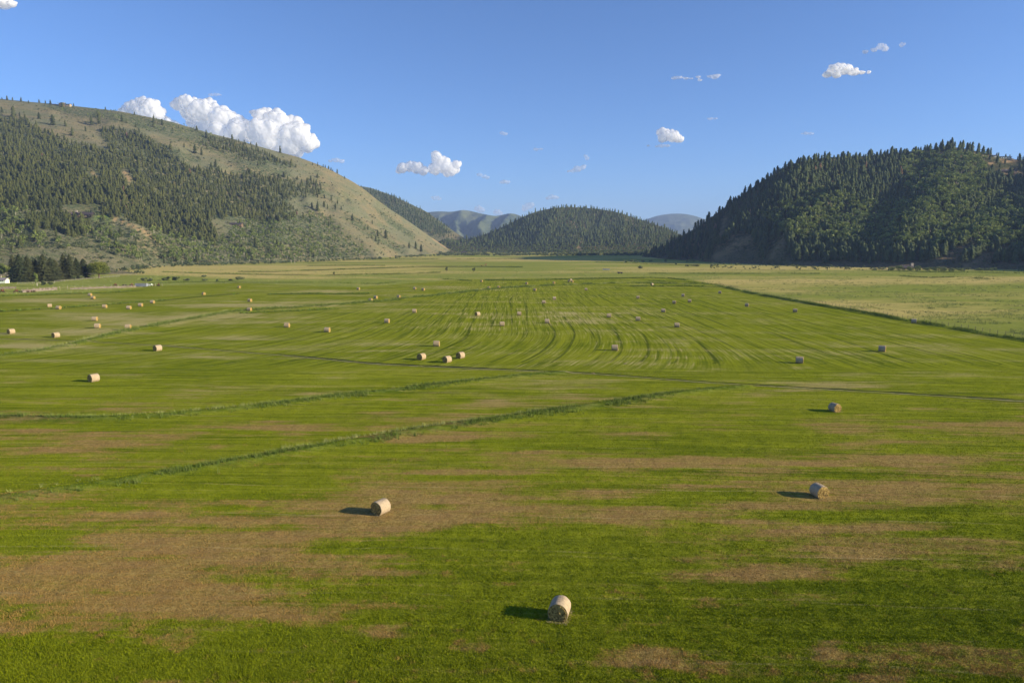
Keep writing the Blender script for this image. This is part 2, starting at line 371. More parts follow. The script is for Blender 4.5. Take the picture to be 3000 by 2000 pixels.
rowsA = sstep(560, 240, YY)*(1-mead)*(.35+.65*sstep(125, 140, YY)*sstep(-130, -60, XX))
ground = mk('ground', np.stack([XX, YY, GZ], -1).reshape(-1, 3), F, gm, dict(meadow=mead.ravel(), dry=dry.ravel(), gold=gold.ravel(), ditch=dk.ravel(), u=U.ravel(), un=UN.ravel(), cross=CR.ravel(), bank=bank.ravel(), straw=(1-near*.85).ravel(), rows=rowsA.ravel()), smooth=True)
tag(ground, 'green mown hay field with brown stubble patches and meadow beyond', kind='structure')

# ------------------------------------------------------------------ hills
class Hill:
    """columns by plan direction; foot and crest tables; a crest seen at the given image line"""
    def __init__(s, sil, foot, crest, spurs=(), amp=12, seed=1, width=900, nx=420, ns=110, prof=1.0, back=.0):
        sil = np.array(sil, float); tx, k = ray(sil[:, 0], sil[:, 1])
        foot = np.array(foot, float); crest = np.array(crest, float)
        tf = (foot[:, 0]-1500)/2019; tc = (crest[:, 0]-1500)/2030
        T = np.linspace(tx.min(), tx.max(), nx)
        K = np.interp(T, tx, k); 
        kk = np.ones(9)/9; Kp = np.pad(K, 4, mode='edge'); K = np.convolve(Kp, kk, 'valid')
        DF = np.interp(T, tf, foot[:, 1]); DC = np.interp(T, tc, crest[:, 1])
        ss = np.concatenate([np.linspace(-.04, 1, ns), 1+np.linspace(0, 1, 24)[1:]**1.5])
        SS, TT = np.meshgrid(ss, T, indexing='ij')
        Y = DF+(DC-DF)*np.minimum(SS, 1)+np.maximum(SS-1, 0)*width
        X = TT*Y
        zc = CAMH+K*DC
        zf = zbase(TT*DF, DF)-2.5
        pr = np.clip(SS, 0, 1)**prof*(1-.0)
        bk = 1-sstep(0, 1, SS-1)*(1-back)
        Z = zf+(zc-zf)*pr
        Z = np.where(SS > 1, zf+(zc-zf)*bk, Z)
        en = np.sin(np.clip(SS, 0, 1)*pi)**.8
        n1 = fbm(X/170, Y/170, seed, 4)-.5
        Z = Z+n1*amp*2.2*en+(fbm(X/28, Y/28, seed+5, 3)-.5)*amp*.28*np.clip(en+.15, 0, 1)
        PX, PY = project(X, Y, Z)
        for (P, w_, h_) in spurs:
            d, par, side = seg_dist(PX, PY, np.array(P, float))
            Z = Z+h_*np.exp(-(d/w_)**2)*np.clip(en*1.6, 0, 1)*(SS < 1)
        Z = np.where(SS <= 1, np.minimum(Z, CAMH+K*Y*1.0-.2*(1-SS)), Z)   # nothing in front rises past the crest line
        PX, PY = project(X, Y, Z)
        s.T = T; s.ss = ss; s.X, s.Y, s.Z, s.PX, s.PY, s.SS = X, Y, Z, PX, PY, SS; s.ns = ns
    def build(s, name, m_, label, attrs=None):
        nr, nc = s.X.shape; idx = np.arange(nr*nc).reshape(nr, nc)
        F = np.stack([idx[:-1, :-1].ravel(), idx[:-1, 1:].ravel(), idx[1:, 1:].ravel(), idx[1:, :-1].ravel()], 1)
        at_ = {k: v.ravel() for k, v in (attrs or {}).items()}
        o = mk(name, np.stack([s.X, s.Y, s.Z], -1).reshape(-1, 3), F, m_, at_, smooth=True)
        return tag(o, label, kind='structure')
    def hit(s, px, py):
        tx, k = ray(px, py); tx = np.atleast_1d(tx); k = np.atleast_1d(k)
        ci = np.interp(tx, s.T, np.arange(len(s.T))); ok = (tx >= s.T[0]) & (tx <= s.T[-1])
        c0 = np.clip(ci.astype(int), 0, len(s.T)-2); f = (ci-c0)[None, :]
        Yc = s.Y[:s.ns, c0]*(1-f)+s.Y[:s.ns, c0+1]*f; Zc = s.Z[:s.ns, c0]*(1-f)+s.Z[:s.ns, c0+1]*f
        E = Zc-CAMH-k[None, :]*Yc
        above = E >= 0; first = above.argmax(0); ok &= above.any(0)
        first = np.maximum(first, 1); j = np.arange(len(tx))
        e0 = E[first-1, j]; e1 = E[first, j]; q = np.clip(e0/(e0-e1+1e-9), 0, 1)
        y = Yc[first-1, j]*(1-q)+Yc[first, j]*q; z = Zc[first-1, j]*(1-q)+Zc[first, j]*q
        return tx*y, y, z, ok
    def pt(s, px, py, dn=6):
        for d in range(0, 40, 2):
            x, y, z, ok = s.hit(px, py+d)
            if ok[0]: return float(x[0]), float(y[0]), float(z[0])
        return at(px, py)

def hill_mat(name, c_a, c_b, c_c, brushc, sc=1.0):
    m_, t, b = mat(name); n = N(t); P = n.pos()
    c = n.mix(n.rng(n.noise(n.mapg(P, (.008, .008, .02)), sc, 5, .6), .38, .62), c_a, c_b)
    c = n.mix(n.rng(n.noise(n.mapg(P, (.035, .035, .06)), sc, 5, .65), .48, .68, 0, .7), c, c_c)
    c = n.mix(n.m('MULTIPLY', n.attr('brush'), n.rng(n.noise(P, .16*sc, 5, .7), .40, .58)), c, brushc)
    c = n.mix(n.m('MULTIPLY', n.rng(n.noise(P, .30*sc, 4, .75), .48, .62), .62), c, (brushc[0]*1.1, brushc[1]*1.1, brushc[2]*1.1))
    c = n.mix(n.attr('bare'), c, (.40, .27, .14))
    c = n.mix(n.attr('lawn'), c, (.10, .18, .02))
    t.links.new(c, b.inputs['Base Color']); b.inputs['Roughness'].default_value = 1; b.inputs['Specular IOR Level'].default_value = 0
    t.links.new(n.bump(n.noise(P, .35*sc, 5, .7), 2.2, .9), b.inputs['Normal'])
    return m_

LEFT = Hill([(-1300,230),(-700,240),(-300,262),(0,290),(100,300),(200,309),(350,326),(500,356),(620,392),(700,412),(800,441),(880,462),(960,493),(1050,541),(1120,598),(1200,650),(1270,700),(1310,726),(1338,744)],
 [(-1300,330),(-700,420),(-300,560),(0,640),(200,700),(400,790),(500,890),(800,1050),(1100,1330),(1250,1700),(1345,2120)],
 [(-1300,1000),(-700,1350),(0,1750),(500,1800),(800,1850),(950,1900),(1050,1960),(1200,2060),(1345,2260)],
 spurs=[([(275,638),(340,652),(400,678),(460,712),(520,762)], 16, 9),([(30,640),(120,690),(200,720),(330,770)], 20, 8),([(560,470),(700,560),(760,640)], 40, -10),
        ([(985,560),(1080,640),(1200,735)], 14, 5),([(1010,590),(1090,660),(1180,745)], 9, -6),([(900,590),(1020,690),(1120,750)], 16, 8),([(950,640),(1040,712),(1080,750)], 10, -6),
        ([(330,360),(480,440),(620,500)], 30, 8),([(180,330),(360,400),(500,470)], 22, -9),([(700,430),(860,520),(960,600)], 30, -6),([(560,640),(680,700),(760,750)], 20, 7)],
 amp=13, seed=4, prof=1.12, back=.55)
FOOT = Hill([(-1300,700),(-400,722),(-100,730),(0,737),(110,749),(200,765),(300,783),(370,796),(440,806)],
 [(-1300,330),(-300,505),(0,560),(200,585),(440,610)], [(-1300,430),(-300,610),(0,660),(200,680),(440,640)], amp=1.2, seed=12, width=60, nx=120, ns=30)
RIGHT = Hill([(1880,756),(1905,742),(1960,712),(2040,668),(2120,610),(2200,552),(2300,488),(2350,470),(2420,462),(2480,458),(2560,458),(2640,446),(2700,441),(2780,428),(2850,440),(2900,452),(2960,466),(3000,470),(3200,440),(3500,380),(3800,310),(4200,230),(4700,190),(5200,180)],  # beyond the right frame edge: unseen ridge, extended and raised to shadow the foot
 [(1880,1350),(1990,1180),(2100,1030),(2300,890),(2450,845),(2600,805),(2800,768),(3000,735),(3300,670),(3700,560),(4200,430),(4700,330),(5200,260)],
 [(1880,1480),(2000,1390),(2120,1330),(2300,1290),(2450,1300),(2600,1310),(2800,1310),(3000,1290),(3300,1220),(3700,1080),(4200,850),(4700,680),(5200,560)],
 spurs=[([(2420,500),(2330,560),(2240,620),(2150,700),(2090,755)], 26, 30),([(2330,480),(2230,590),(2130,690),(2030,745)], 26, -16),([(2500,560),(2390,650),(2300,715),(2250,765)], 18, 18),([(2480,600),(2340,700),(2200,760)], 12, -8),
        ([(2700,470),(2620,560),(2560,680)], 36, -14),([(2900,680),(2830,725),(2740,765)], 16, 9),([(3050,690),(2950,730),(2820,770)], 14, 10),([(3000,530),(2880,600),(2760,640)], 30, -14),([(2780,560),(2700,640),(2640,740)], 30, 10)],
 amp=12, seed=21, prof=1.0, back=.5)
CENTRE = Hill([(1250,715),(1300,703),(1380,700),(1430,684),(1500,652),(1560,623),(1620,609),(1680,607),(1750,612),(1810,622),(1870,642),(1950,668),(2030,705),(2100,725)],
 [(1250,2150),(1400,2120),(1700,2100),(2100,2200)], [(1250,2300),(1400,2380),(1550,2480),(1700,2560),(1900,2500),(2100,2400)], spurs=[([(1640,615),(1600,680),(1560,730)], 12, 8),([(1760,620),(1720,690),(1700,735)], 10, -8),([(1830,640),(1820,700)], 10, 8)],
 amp=10, seed=33, width=700, nx=240, ns=70, prof=.85)
BEHIND = Hill([(900,560),(960,540),(1040,543),(1085,550),(1150,573),(1250,620),(1330,678),(1380,710),(1440,735)],
 [(900,2300),(1200,2330),(1300,2300),(1440,2280)], [(900,3000),(1100,2950),(1250,2800),(1350,2620),(1440,2450)], spurs=[([(1300,670),(1360,700),(1420,735)], 8, 8),([(1330,720),(1290,735)], 8, -6)],
 amp=14, seed=44, width=900, nx=200, ns=70)
FAR = Hill([(1000,640),(1150,632),(1270,620),(1300,619),(1322,622),(1345,616),(1365,615),(1390,621),(1430,630),(1455,634),(1485,626),(1500,624),(1530,634),(1600,668),(1700,700)],
 [(1000,5200),(1700,5200)], [(1000,8000),(1360,7800),(1500,7400),(1700,7200)], spurs=[([(1360,620),(1330,660),(1340,700)], 12, 60),([(1440,635),(1400,680),(1420,720)], 14, 60),([(1500,628),(1470,670),(1440,720)], 10, 50),([(1300,640),(1380,670)], 8, -50)],
 amp=70, seed=55, width=3000, nx=200, ns=60)
FAR2 = Hill([(1750,690),(1870,652),(1910,636),(1945,628),(1985,625),(2020,628),(2060,640),(2110,660),(2300,700)],
 [(1750,9000),(2300,9000)], [(1750,11800),(2300,11600)], amp=60, seed=66, width=2500, nx=120, ns=40)

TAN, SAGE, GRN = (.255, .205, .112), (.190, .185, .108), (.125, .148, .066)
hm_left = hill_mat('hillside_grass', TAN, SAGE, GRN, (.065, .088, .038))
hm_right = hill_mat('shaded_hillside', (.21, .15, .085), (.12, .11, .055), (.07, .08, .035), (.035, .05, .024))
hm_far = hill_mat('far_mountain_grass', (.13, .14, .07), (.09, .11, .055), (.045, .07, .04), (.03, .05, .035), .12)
def hill_attrs(h, brush, bare=(), lawn=()):
    b_ = np.zeros(h.X.shape); br = np.zeros(h.X.shape); lw = np.zeros(h.X.shape)
    for P in brush: b_ = np.maximum(b_, inpoly(h.PX, h.PY, P)*1.0)
    for _ in range(3): b_[1:-1, 1:-1] = (b_[:-2, 1:-1]+b_[2:, 1:-1]+b_[1:-1, :-2]+b_[1:-1, 2:]+b_[1:-1, 1:-1]*2)/6
    for (P, w_, a) in bare:
        d, _, _ = seg_dist(h.PX, h.PY, np.array(P, float)); br = np.maximum(br, a*np.exp(-(d/w_)**2))
    for (P, w_, a) in lawn:
        d, _, _ = seg_dist(h.PX, h.PY, np.array(P, float)); lw = np.maximum(lw, a*np.exp(-(d/w_)**2))
    f = fbm(h.X/12, h.Y/12, 91, 3)
    return dict(brush=np.clip(b_+.15, 0, 1), bare=np.clip(br*(.4+1.2*f), 0, 1), lawn=lw)
P_PINE = [(-900,300),(-400,330),(0,352),(40,355),(75,350),(95,372),(150,395),(185,412),(215,425),(265,432),(300,440),(325,436),(300,405),(285,388),(310,380),(370,385),(420,400),(470,428),(505,440),(500,458),(540,482),(580,497),(640,505),(690,522),(730,502),(745,515),(790,520),(840,525),(880,538),(905,530),(945,545),(953,562),(945,580),(900,577),(850,580),(840,600),(880,625),(850,650),(780,655),(700,650),(640,640),(610,650),(640,690),(640,712),(580,705),(500,695),(430,668),(370,645),(330,632),(285,640),(275,612),(190,610),(120,618),(60,615),(0,620),(-400,620),(-900,610)]
P_PINE2 = [(90,640),(150,625),(230,640),(262,655),(262,690),(215,698),(150,672),(110,680),(80,665)]
P_PINE3 = [(-500,350),(-200,345),(0,335),(40,345),(60,360),(0,360)]
P_GROVE = [(600,405),(640,410),(700,422),(760,443),(800,460),(850,475),(872,488),(850,493),(800,486),(740,480),(690,458),(650,448),(600,428)]
A_UP = [(120,300),(330,325),(480,352),(640,402),(700,430),(760,470),(700,480),(600,440),(500,400),(400,372),(300,350),(200,335),(150,320)]
A_UP2 = [(330,400),(420,395),(520,440),(600,470),(560,480),(480,450)]
A_BR = [(680,470),(760,480),(840,500),(860,520),(780,515),(700,510)]
A_LOW = [(-900,620),(0,618),(60,618),(130,622),(90,640),(110,690),(180,705),(160,722),(60,728),(0,735),(-900,700)]
A_MID = [(230,660),(300,645),(400,682),(470,720),(540,745),(520,770),(430,755),(340,735),(270,710),(215,690)]
A_MID2 = [(260,700),(330,720),(440,760),(500,772),(440,775),(340,750),(240,725),(120,730),(100,715),(180,705)]
A_RT = [(440,672),(520,700),(640,715),(700,655),(860,640),(930,625),(965,640),(1010,690),(1060,725),(1085,748),(1000,757),(860,764),(700,770),(560,778),(480,770),(500,740),(450,715)]
A_GUL = [(1000,622),(1050,640),(1120,690),(1190,738),(1170,742),(1090,700),(1020,650)]
A_GUL2 = [(1090,600),(1150,640),(1220,690),(1200,695),(1130,650)]
LEFT.build('hill', hm_left, 'tan and sage mountainside rising on the left above the hay field', hill_attrs(LEFT, [P_PINE, P_PINE2, P_PINE3, P_GROVE, A_UP, A_UP2, A_BR, A_LOW, A_MID, A_MID2, A_RT, A_GUL, A_GUL2],
  bare=[([(270,632),(330,640),(370,652),(420,675),(470,710)], 3.5, .8),([(365,505),(380,525)], 6, .9),([(655,560),(720,585)], 4, .6),([(268,500),(280,520)], 4, .6),([(530,635),(575,650)], 4, .6),([(1270,700),(1330,738)], 3, .8),([(1080,545),(1130,600)], 3, .35)],
  lawn=[([(240,638),(290,634),(320,638)], 7, .9)]))
FOOT.build('foothill', hm_left, 'low tan sagebrush mound behind the farm trees', hill_attrs(FOOT, []))
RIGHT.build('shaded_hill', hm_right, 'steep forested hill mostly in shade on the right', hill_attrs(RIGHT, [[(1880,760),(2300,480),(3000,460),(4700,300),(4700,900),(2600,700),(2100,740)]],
  bare=[([(2885,481),(2910,478)], 3, .9),([(2940,475),(2972,471)], 3, .9),([(2940,502),(2970,505),(3010,520)], 7, .8),([(2810,452),(2870,452)], 4, .7),([(2930,462),(2975,470)], 8, .6),([(2125,640),(2112,690)], 7, .35),([(2200,695),(2150,720),(2100,752)], 12, .45),([(2295,705),(2262,750)], 8, .4),([(3000,715),(2920,735),(2830,780)], 7, .35),([(2820,705),(2760,765)], 7, .25)]))
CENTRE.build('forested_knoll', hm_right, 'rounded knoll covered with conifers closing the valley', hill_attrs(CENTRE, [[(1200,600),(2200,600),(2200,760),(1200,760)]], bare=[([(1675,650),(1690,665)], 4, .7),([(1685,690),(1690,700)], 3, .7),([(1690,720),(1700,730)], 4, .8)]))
BEHIND.build('ridge', hm_left, 'blue green forested ridge behind the left mountainside', hill_attrs(BEHIND, [[(900,500),(1280,600),(1330,680),(1280,700),(900,700)]]))
FAR.build('distant_mountain', hm_far, 'hazy blue mountain range at the head of the valley', hill_attrs(FAR, [[(1000,600),(1350,640),(1350,670),(1000,660)],[(1480,630),(1600,640),(1600,700),(1400,700)]]))
FAR2.build('distant_peak', hm_far, 'pale blue flat topped peak far away beside the right hill', hill_attrs(FAR2, []))

# ------------------------------------------------------------------ trees
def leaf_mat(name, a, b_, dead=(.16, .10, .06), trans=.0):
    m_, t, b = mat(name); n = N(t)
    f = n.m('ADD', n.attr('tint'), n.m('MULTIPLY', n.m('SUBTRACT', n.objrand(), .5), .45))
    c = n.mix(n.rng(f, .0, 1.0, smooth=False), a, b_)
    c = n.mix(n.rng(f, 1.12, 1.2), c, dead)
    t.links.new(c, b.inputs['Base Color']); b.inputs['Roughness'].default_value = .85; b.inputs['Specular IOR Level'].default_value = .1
    if trans:
        tr = t.nodes.new('ShaderNodeBsdfTranslucent'); mx = t.nodes.new('ShaderNodeMixShader'); mx.inputs[0].default_value = trans
        t.links.new(c, tr.inputs[0]); t.links.new(b.outputs[0], mx.inputs[1]); t.links.new(tr.outputs[0], mx.inputs[2])
        t.links.new(mx.outputs[0], [x for x in t.nodes if x.type == 'OUTPUT_MATERIAL'][0].inputs[0])
    return m_
M_PINE = leaf_mat('pine_needles', (.022, .034, .013), (.112, .120, .034))
M_FIR = leaf_mat('fir_needles', (.028, .050, .026), (.125, .150, .048))
M_ASPEN = leaf_mat('aspen_leaves', (.090, .135, .036), (.300, .350, .095), (.19, .17, .11), .25)
M_SHRUB = leaf_mat('shrub_leaves', (.060, .085, .038), (.180, .200, .090), trans=.1)
M_PALESHRUB = leaf_mat('pale_bush_leaves', (.110, .145, .050), (.280, .310, .120), trans=.2)
M_SPRUCE = leaf_mat('spruce_needles', (.030, .046, .022), (.120, .120, .045))
M_WILLOW = leaf_mat('willow_leaves', (.075, .105, .015), (.210, .230, .040), trans=.3)
M_BARK = simple('bark', (.09, .06, .04), (.16, .12, .08), 8)
M_PALEBARK = simple('pale_bark', (.42, .38, .30), (.62, .57, .47), 8)

def conifer(seed, tiers=7, k=6, rad=.19, base=.08, jag=.35, pw=.62):
    """unit height; jagged drooping whorls of branches"""
    r = np.random.default_rng(seed); V = []; F = []; tint = []
    def prism(h, rr):
        k0 = len(V)
        for i in range(3): V.append((rr*cos(2.1*i), rr*sin(2.1*i), -.03))
        V.append((0, 0, h)); tint.extend([.1]*4)
        for i in range(3): F.append((k0+i, k0+(i+1) % 3, k0+3))
    for i in range(tiers):
        q = i/tiers; z = base+(1-base)*q**.95
        R_ = rad*(1-q)**pw*r.uniform(.78, 1.15)+.012
        th = (1-base)/tiers*r.uniform(1.5, 2.1)
        cx, cy = r.normal(0, .008, 2); k0 = len(V)
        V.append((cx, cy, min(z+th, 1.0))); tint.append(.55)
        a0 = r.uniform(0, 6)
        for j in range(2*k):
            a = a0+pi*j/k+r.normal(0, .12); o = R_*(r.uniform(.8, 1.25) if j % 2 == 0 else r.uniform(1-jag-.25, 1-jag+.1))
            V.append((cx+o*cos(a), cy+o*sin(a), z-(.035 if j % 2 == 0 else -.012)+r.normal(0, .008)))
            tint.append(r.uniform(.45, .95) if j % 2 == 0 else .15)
        for j in range(2*k): F.append((k0, k0+1+j, k0+1+(j+1) % (2*k)))
    nleaf = len(F)
    prism(base+.3, .018)
    return np.array(V), np.array(F), np.array(tint), nleaf
def leafy(seed, nl=70, base=.35, rx=.2, size=.09, lobes=5, trunk=True):
    r = np.random.default_rng(seed); V = []; F = []; tint = []
    L = [(r.normal(0, rx*.45), r.normal(0, rx*.45), base+(1-base)*r.uniform(.2, .85), r.uniform(.4, .7)) for _ in range(lobes)]
    for i in range(nl):
        lx, ly, lz, lr = L[i % lobes]
        d = r.normal(0, 1, 3); d /= np.linalg.norm(d); rr = r.uniform(.55, 1)**.5
        c = np.array([lx+d[0]*rx*lr*rr*1.2, ly+d[1]*rx*lr*rr*1.2, lz+d[2]*(1-base)*.36*rr*lr*1.3])
        c[2] = np.clip(c[2], base*.8, 1)
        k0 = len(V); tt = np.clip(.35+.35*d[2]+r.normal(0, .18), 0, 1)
        nrm = d+r.normal(0, .5, 3); nrm /= np.linalg.norm(nrm); a = np.cross(nrm, [0.3, .2, 1]); a /= np.linalg.norm(a); b_ = np.cross(nrm, a)
        for q in range(3):
            an = 2.1*q+r.uniform(-.4, .4); s_ = size*r.uniform(.6, 1.2); V.append(c+s_*(a*cos(an)+b_*sin(an))); tint.append(tt)
        F.append((k0, k0+1, k0+2))
    nleaf = len(F)
    if trunk:
        k0 = len(V)
        for z, rr in ((-.03, .014), (base+.35, .006)):
            for i in range(3): V.append(np.array([rr*cos(2.1*i), rr*sin(2.1*i), z])); tint.append(.5)
        for i in range(3):
            j = (i+1) % 3; F.append((k0+i, k0+j, k0+3+j)); F.append((k0+i, k0+3+j, k0+3+i))
    return np.array(V), np.array(F), np.array(tint), nleaf
def forest(name, variants, P, H, W, rot, tint, mats, label, cat):
    """many trees as one stuff mesh"""
    VV = []; FF = []; TT = []; MI = []; off = 0
    which = R.integers(0, len(variants), len(P))
    for v in range(len(variants)):
        m = which == v; V, F, T_, nl = variants[v]; n_ = m.sum()
        if n_ == 0: continue
        c, s_ = np.cos(rot[m]), np.sin(rot[m])
        x = (V[None, :, 0]*c[:, None]-V[None, :, 1]*s_[:, None])*(H[m]*W[m])[:, None]+P[m, 0][:, None]
        y = (V[None, :, 0]*s_[:, None]+V[None, :, 1]*c[:, None])*(H[m]*W[m])[:, None]+P[m, 1][:, None]
        z = V[None, :, 2]*H[m][:, None]+P[m, 2][:, None]
        VV.append(np.stack([x, y, z], -1).reshape(-1, 3))
        FF.append((F[None]+(np.arange(n_)*len(V))[:, None, None]+off).reshape(-1, 3)); off += n_*len(V)
        TT.append((T_[None]*.75+tint[m][:, None]).ravel())
        mi = np.zeros(len(F)); mi[nl:] = 1; MI.append(np.tile(mi, n_))
    o = mk(name, np.concatenate(VV), np.concatenate(FF), mats, dict(tint=np.concatenate(TT)), np.concatenate(MI))
    return tag(o, label, cat, kind='stuff')
def scatter(hill, polys, spacing, jit=.8, avoid=(), keep=1.0, vs=1.0, clump=0, seed=0):
    """points on a hillside inside outlines, spacing in image pixels"""
    out = []
    for P in polys:
        P = np.array(P, float); x0, y0 = P.min(0); x1, y1 = P.max(0)
        gx, gy = np.meshgrid(np.arange(x0, x1, spacing), np.arange(y0, y1, spacing*vs))
        gx = gx+R.uniform(-jit, jit, gx.shape)*spacing; gy = gy+R.uniform(-jit, jit, gy.shape)*spacing*vs
        gx, gy = gx.ravel(), gy.ravel()
        m = inpoly(gx+R.normal(0, 3, gx.shape), gy+R.normal(0, 2.5, gx.shape), P) & (R.random(gx.shape) < keep)
        if clump: m &= fbm(gx/30, gy/16, 100+seed, 3) > clump
        for A in avoid: m &= ~inpoly(gx, gy, A)
        gx, gy = gx[m], gy[m]
        x, y, z, ok = hill.hit(gx, gy)
        out.append(np.stack([x, y, z, gx, gy], 1)[ok])
    return np.concatenate(out)
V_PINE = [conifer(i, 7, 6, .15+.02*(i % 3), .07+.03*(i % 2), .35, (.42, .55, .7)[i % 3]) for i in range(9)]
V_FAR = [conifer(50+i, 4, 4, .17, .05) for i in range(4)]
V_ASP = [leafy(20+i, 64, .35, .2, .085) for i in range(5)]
V_SHR = [leafy(40+i, 40, .02, .55, .2, 4, False) for i in range(4)]
def protos(name, variants, mats):
    ms = []
    for v, (V, F, T_, nl) in enumerate(variants):
        mi = np.zeros(len(F)); mi[nl:] = 1
        o = mk(name, V, F, mats, dict(tint=T_*.75+.1), mi); ms.append(o.data); bpy.data.objects.remove(o)
    return ms
MS_PINE = protos('pine_tree', V_PINE, [M_PINE, M_BARK]); MS_FIR = protos('fir_tree', V_PINE, [M_FIR, M_BARK]); MS_ASP = protos('aspen_tree', V_ASP, [M_ASPEN, M_PALEBARK]); MS_SHR = protos('shrub', V_SHR, [M_SHRUB])
MS_MEADOW = protos('bush', [leafy(60+i, 150, .0, .55, .13, 6, False) for i in range(3)], [M_SHRUB])
def single(name, ms, x, y, z, h, wd=1.0, label=None, cat='tree', group=None, i=None):
    o = bpy.data.objects.new(name, ms[int(R.integers(0, len(ms))) if i is None else i]); COL.objects.link(o)
    o.location = (x, y, z); o.scale = (h*wd, h*wd, h); o.rotation_euler = (0, 0, R.uniform(0, 6.28))
    return tag(o, label, cat, group)
def split_forest(A, H, n_ind, name, ms, variants, mats, stuffname, stufflabel, lab, cat, group, wd=(1.35, 2.0), tint=(-.15, .35), dead=0.0):
    pass
    size = H/A[:, 1]*((A[:, 3] > 2) & (A[:, 3] < 2998) & (A[:, 4] > 0))
    o_ = np.argsort(-size); ind = o_[:n_ind]; rest = o_[n_ind:]
    for i in ind:
        x, y, z, px, py = A[i]
        wq = R.uniform(*wd); l_ = ('tall ' if H[i] > 12 else ('middling ' if H[i] > 9 else 'short '))+('broad ' if wq > sum(wd)/2 else 'slender ')+lab(px, py); single(name, ms, x, y, z, H[i], wq, l_, cat, l_.split(' ')[0]+' '+l_.split(' ')[1]+' '+lev(py)+' '+group+', '+l_.split(', ')[1])
    n_ = len(rest); tt = R.uniform(*tint, n_)+.12*(fbm(A[rest, 0]/40, A[rest, 1]/40, 8, 2)-.5)*4
    tt = np.where(R.random(n_) < dead, 1.2, tt)
    forest(stuffname, variants, A[rest, :3], H[rest], R.uniform(*wd, n_), R.uniform(0, 6.28, n_), tt, mats, stufflabel, 'forest')
LW = ([90, 200, 320, 450, 600, 720, 860], ['behind the farm shed','above the farm spruces','under the lodge clearing','above the joined meadow bushes','left of the low house','below the low house','right of the low house','toward the tan nose'])
RW = ([2080, 2230, 2350, 2480, 2600, 2720, 2860], ['on its far left toe','beside the larger bare spur','over the smaller bare spur','right of the bare spurs','above the corral fence','above the brick chimney cabin','above the right end of the hedge','at the right picture edge'])
def where(px, py, W_): return W_[1][int(np.searchsorted(W_[0], px))]
def lev(py): return 'high' if py < 600 else ('midway' if py < 670 else 'low')
HOUSEBOX = [[(180,600),(300,600),(300,640),(180,640)], [(655,636),(720,636),(720,664),(655,664)]]
# left mountainside
A = np.concatenate([scatter(LEFT, [P_PINE, P_PINE2], 7.4, avoid=HOUSEBOX+[[(355,495),(395,515),(385,545),(355,520)],[(255,490),(290,505),(285,530),(262,520)]], vs=.95, clump=.14), scatter(LEFT, [P_PINE3], 13), scatter(LEFT, [P_GROVE], 7.5, keep=.95),
   scatter(LEFT, [A_LOW, A_MID], 24, keep=.5), scatter(LEFT, [A_RT], 22, keep=.45), scatter(LEFT, [A_UP, A_UP2], 26, keep=.4)])
H = R.uniform(6, 14, len(A))*np.where(A[:, 1] > 1500, 1.0, .92)
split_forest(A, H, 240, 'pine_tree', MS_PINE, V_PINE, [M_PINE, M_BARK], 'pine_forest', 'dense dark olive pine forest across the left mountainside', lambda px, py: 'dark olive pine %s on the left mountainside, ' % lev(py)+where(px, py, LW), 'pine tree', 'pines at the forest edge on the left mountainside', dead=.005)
A = np.concatenate([scatter(LEFT, [A_RT], 8, keep=.75, clump=.3), scatter(LEFT, [A_LOW, A_MID, A_MID2], 9.5, keep=.7, clump=.47, seed=2), scatter(LEFT, [A_UP], 7.5, keep=.6, clump=.45, seed=3), scatter(LEFT, [A_GROVE] if False else [P_GROVE], 12, keep=.5), scatter(LEFT, [A_GUL, A_GUL2], 9, keep=.4, clump=.45)])
H = R.uniform(5.5, 12, len(A))*np.where(A[:, 4] < 480, .7, 1)
split_forest(A, H, 150, 'aspen_tree', MS_ASP, V_ASP, [M_ASPEN, M_PALEBARK], 'aspen_grove', 'pale green aspen groves with white trunks on the left mountainside', lambda px, py: 'pale aspen %s on the left mountainside, ' % lev(py)+where(px, py, LW), 'aspen tree', 'aspens at the foot of the left mountainside', wd=(.8, 1.2), tint=(-.2, .3))
A = np.concatenate([scatter(LEFT, [A_LOW, A_MID, A_MID2, A_RT, A_GUL, A_GUL2, A_UP, A_BR, A_UP2], 7.5, keep=.7, clump=.4, seed=5), scatter(LEFT, [[(-800,300),(0,295),(500,360),(960,500),(1330,742),(1080,752),(430,785),(100,745),(-800,740)]], 8.5, keep=.65, clump=.40, seed=6), scatter(FOOT, [[(-400,735),(0,740),(420,800),(430,808),(200,800),(0,790)]], 9, keep=.7)])
H = R.uniform(1.0, 4.2, len(A))*(.55+.9*fbm(A[:, 0]/50, A[:, 1]/50, 15, 3)); n_ = len(A)
forest('sagebrush', V_SHR, A[:, :3], H, R.uniform(.8, 1.3, n_), R.uniform(0, 6, n_), R.uniform(-.2, .45, n_), [M_SHRUB, M_SHRUB], 'scattered grey green brush on the left mountainside', 'brush')
# right hill
P_FIR = [(1885,752),(1960,705),(2040,660),(2120,600),(2200,545),(2300,480),(2360,462),(2480,452),(2640,440),(2700,436),(2790,425),(2880,448),(3000,468),(3500,440),(3500,760),(3000,775),(2700,770),(2500,770),(2320,765),(2300,700),(2285,692),(2255,715),(2240,765),(2225,760),(2215,725),(2195,690),(2170,685),(2100,725),(2085,762),(1990,760)]
P_ASPR = [(2225,640),(2330,590),(2420,560),(2560,600),(2700,590),(2840,560),(3000,590),(3400,580),(3400,740),(2900,735),(2700,730),(2500,720),(2350,715),(2290,690)]
P_ASPR2 = [(2640,470),(2800,455),(2890,470),(2880,560),(2780,600),(2640,560)]
AV = [[(2875,455),(3000,462),(3000,525),(2920,520),(2875,492)],[(2730,770),(2830,715),(2900,690),(2860,740),(2790,775)],[(2830,770),(2960,720),(3000,712),(2960,745),(2900,775)],[(2125,640),(2145,655),(2125,700),(2105,690)]]
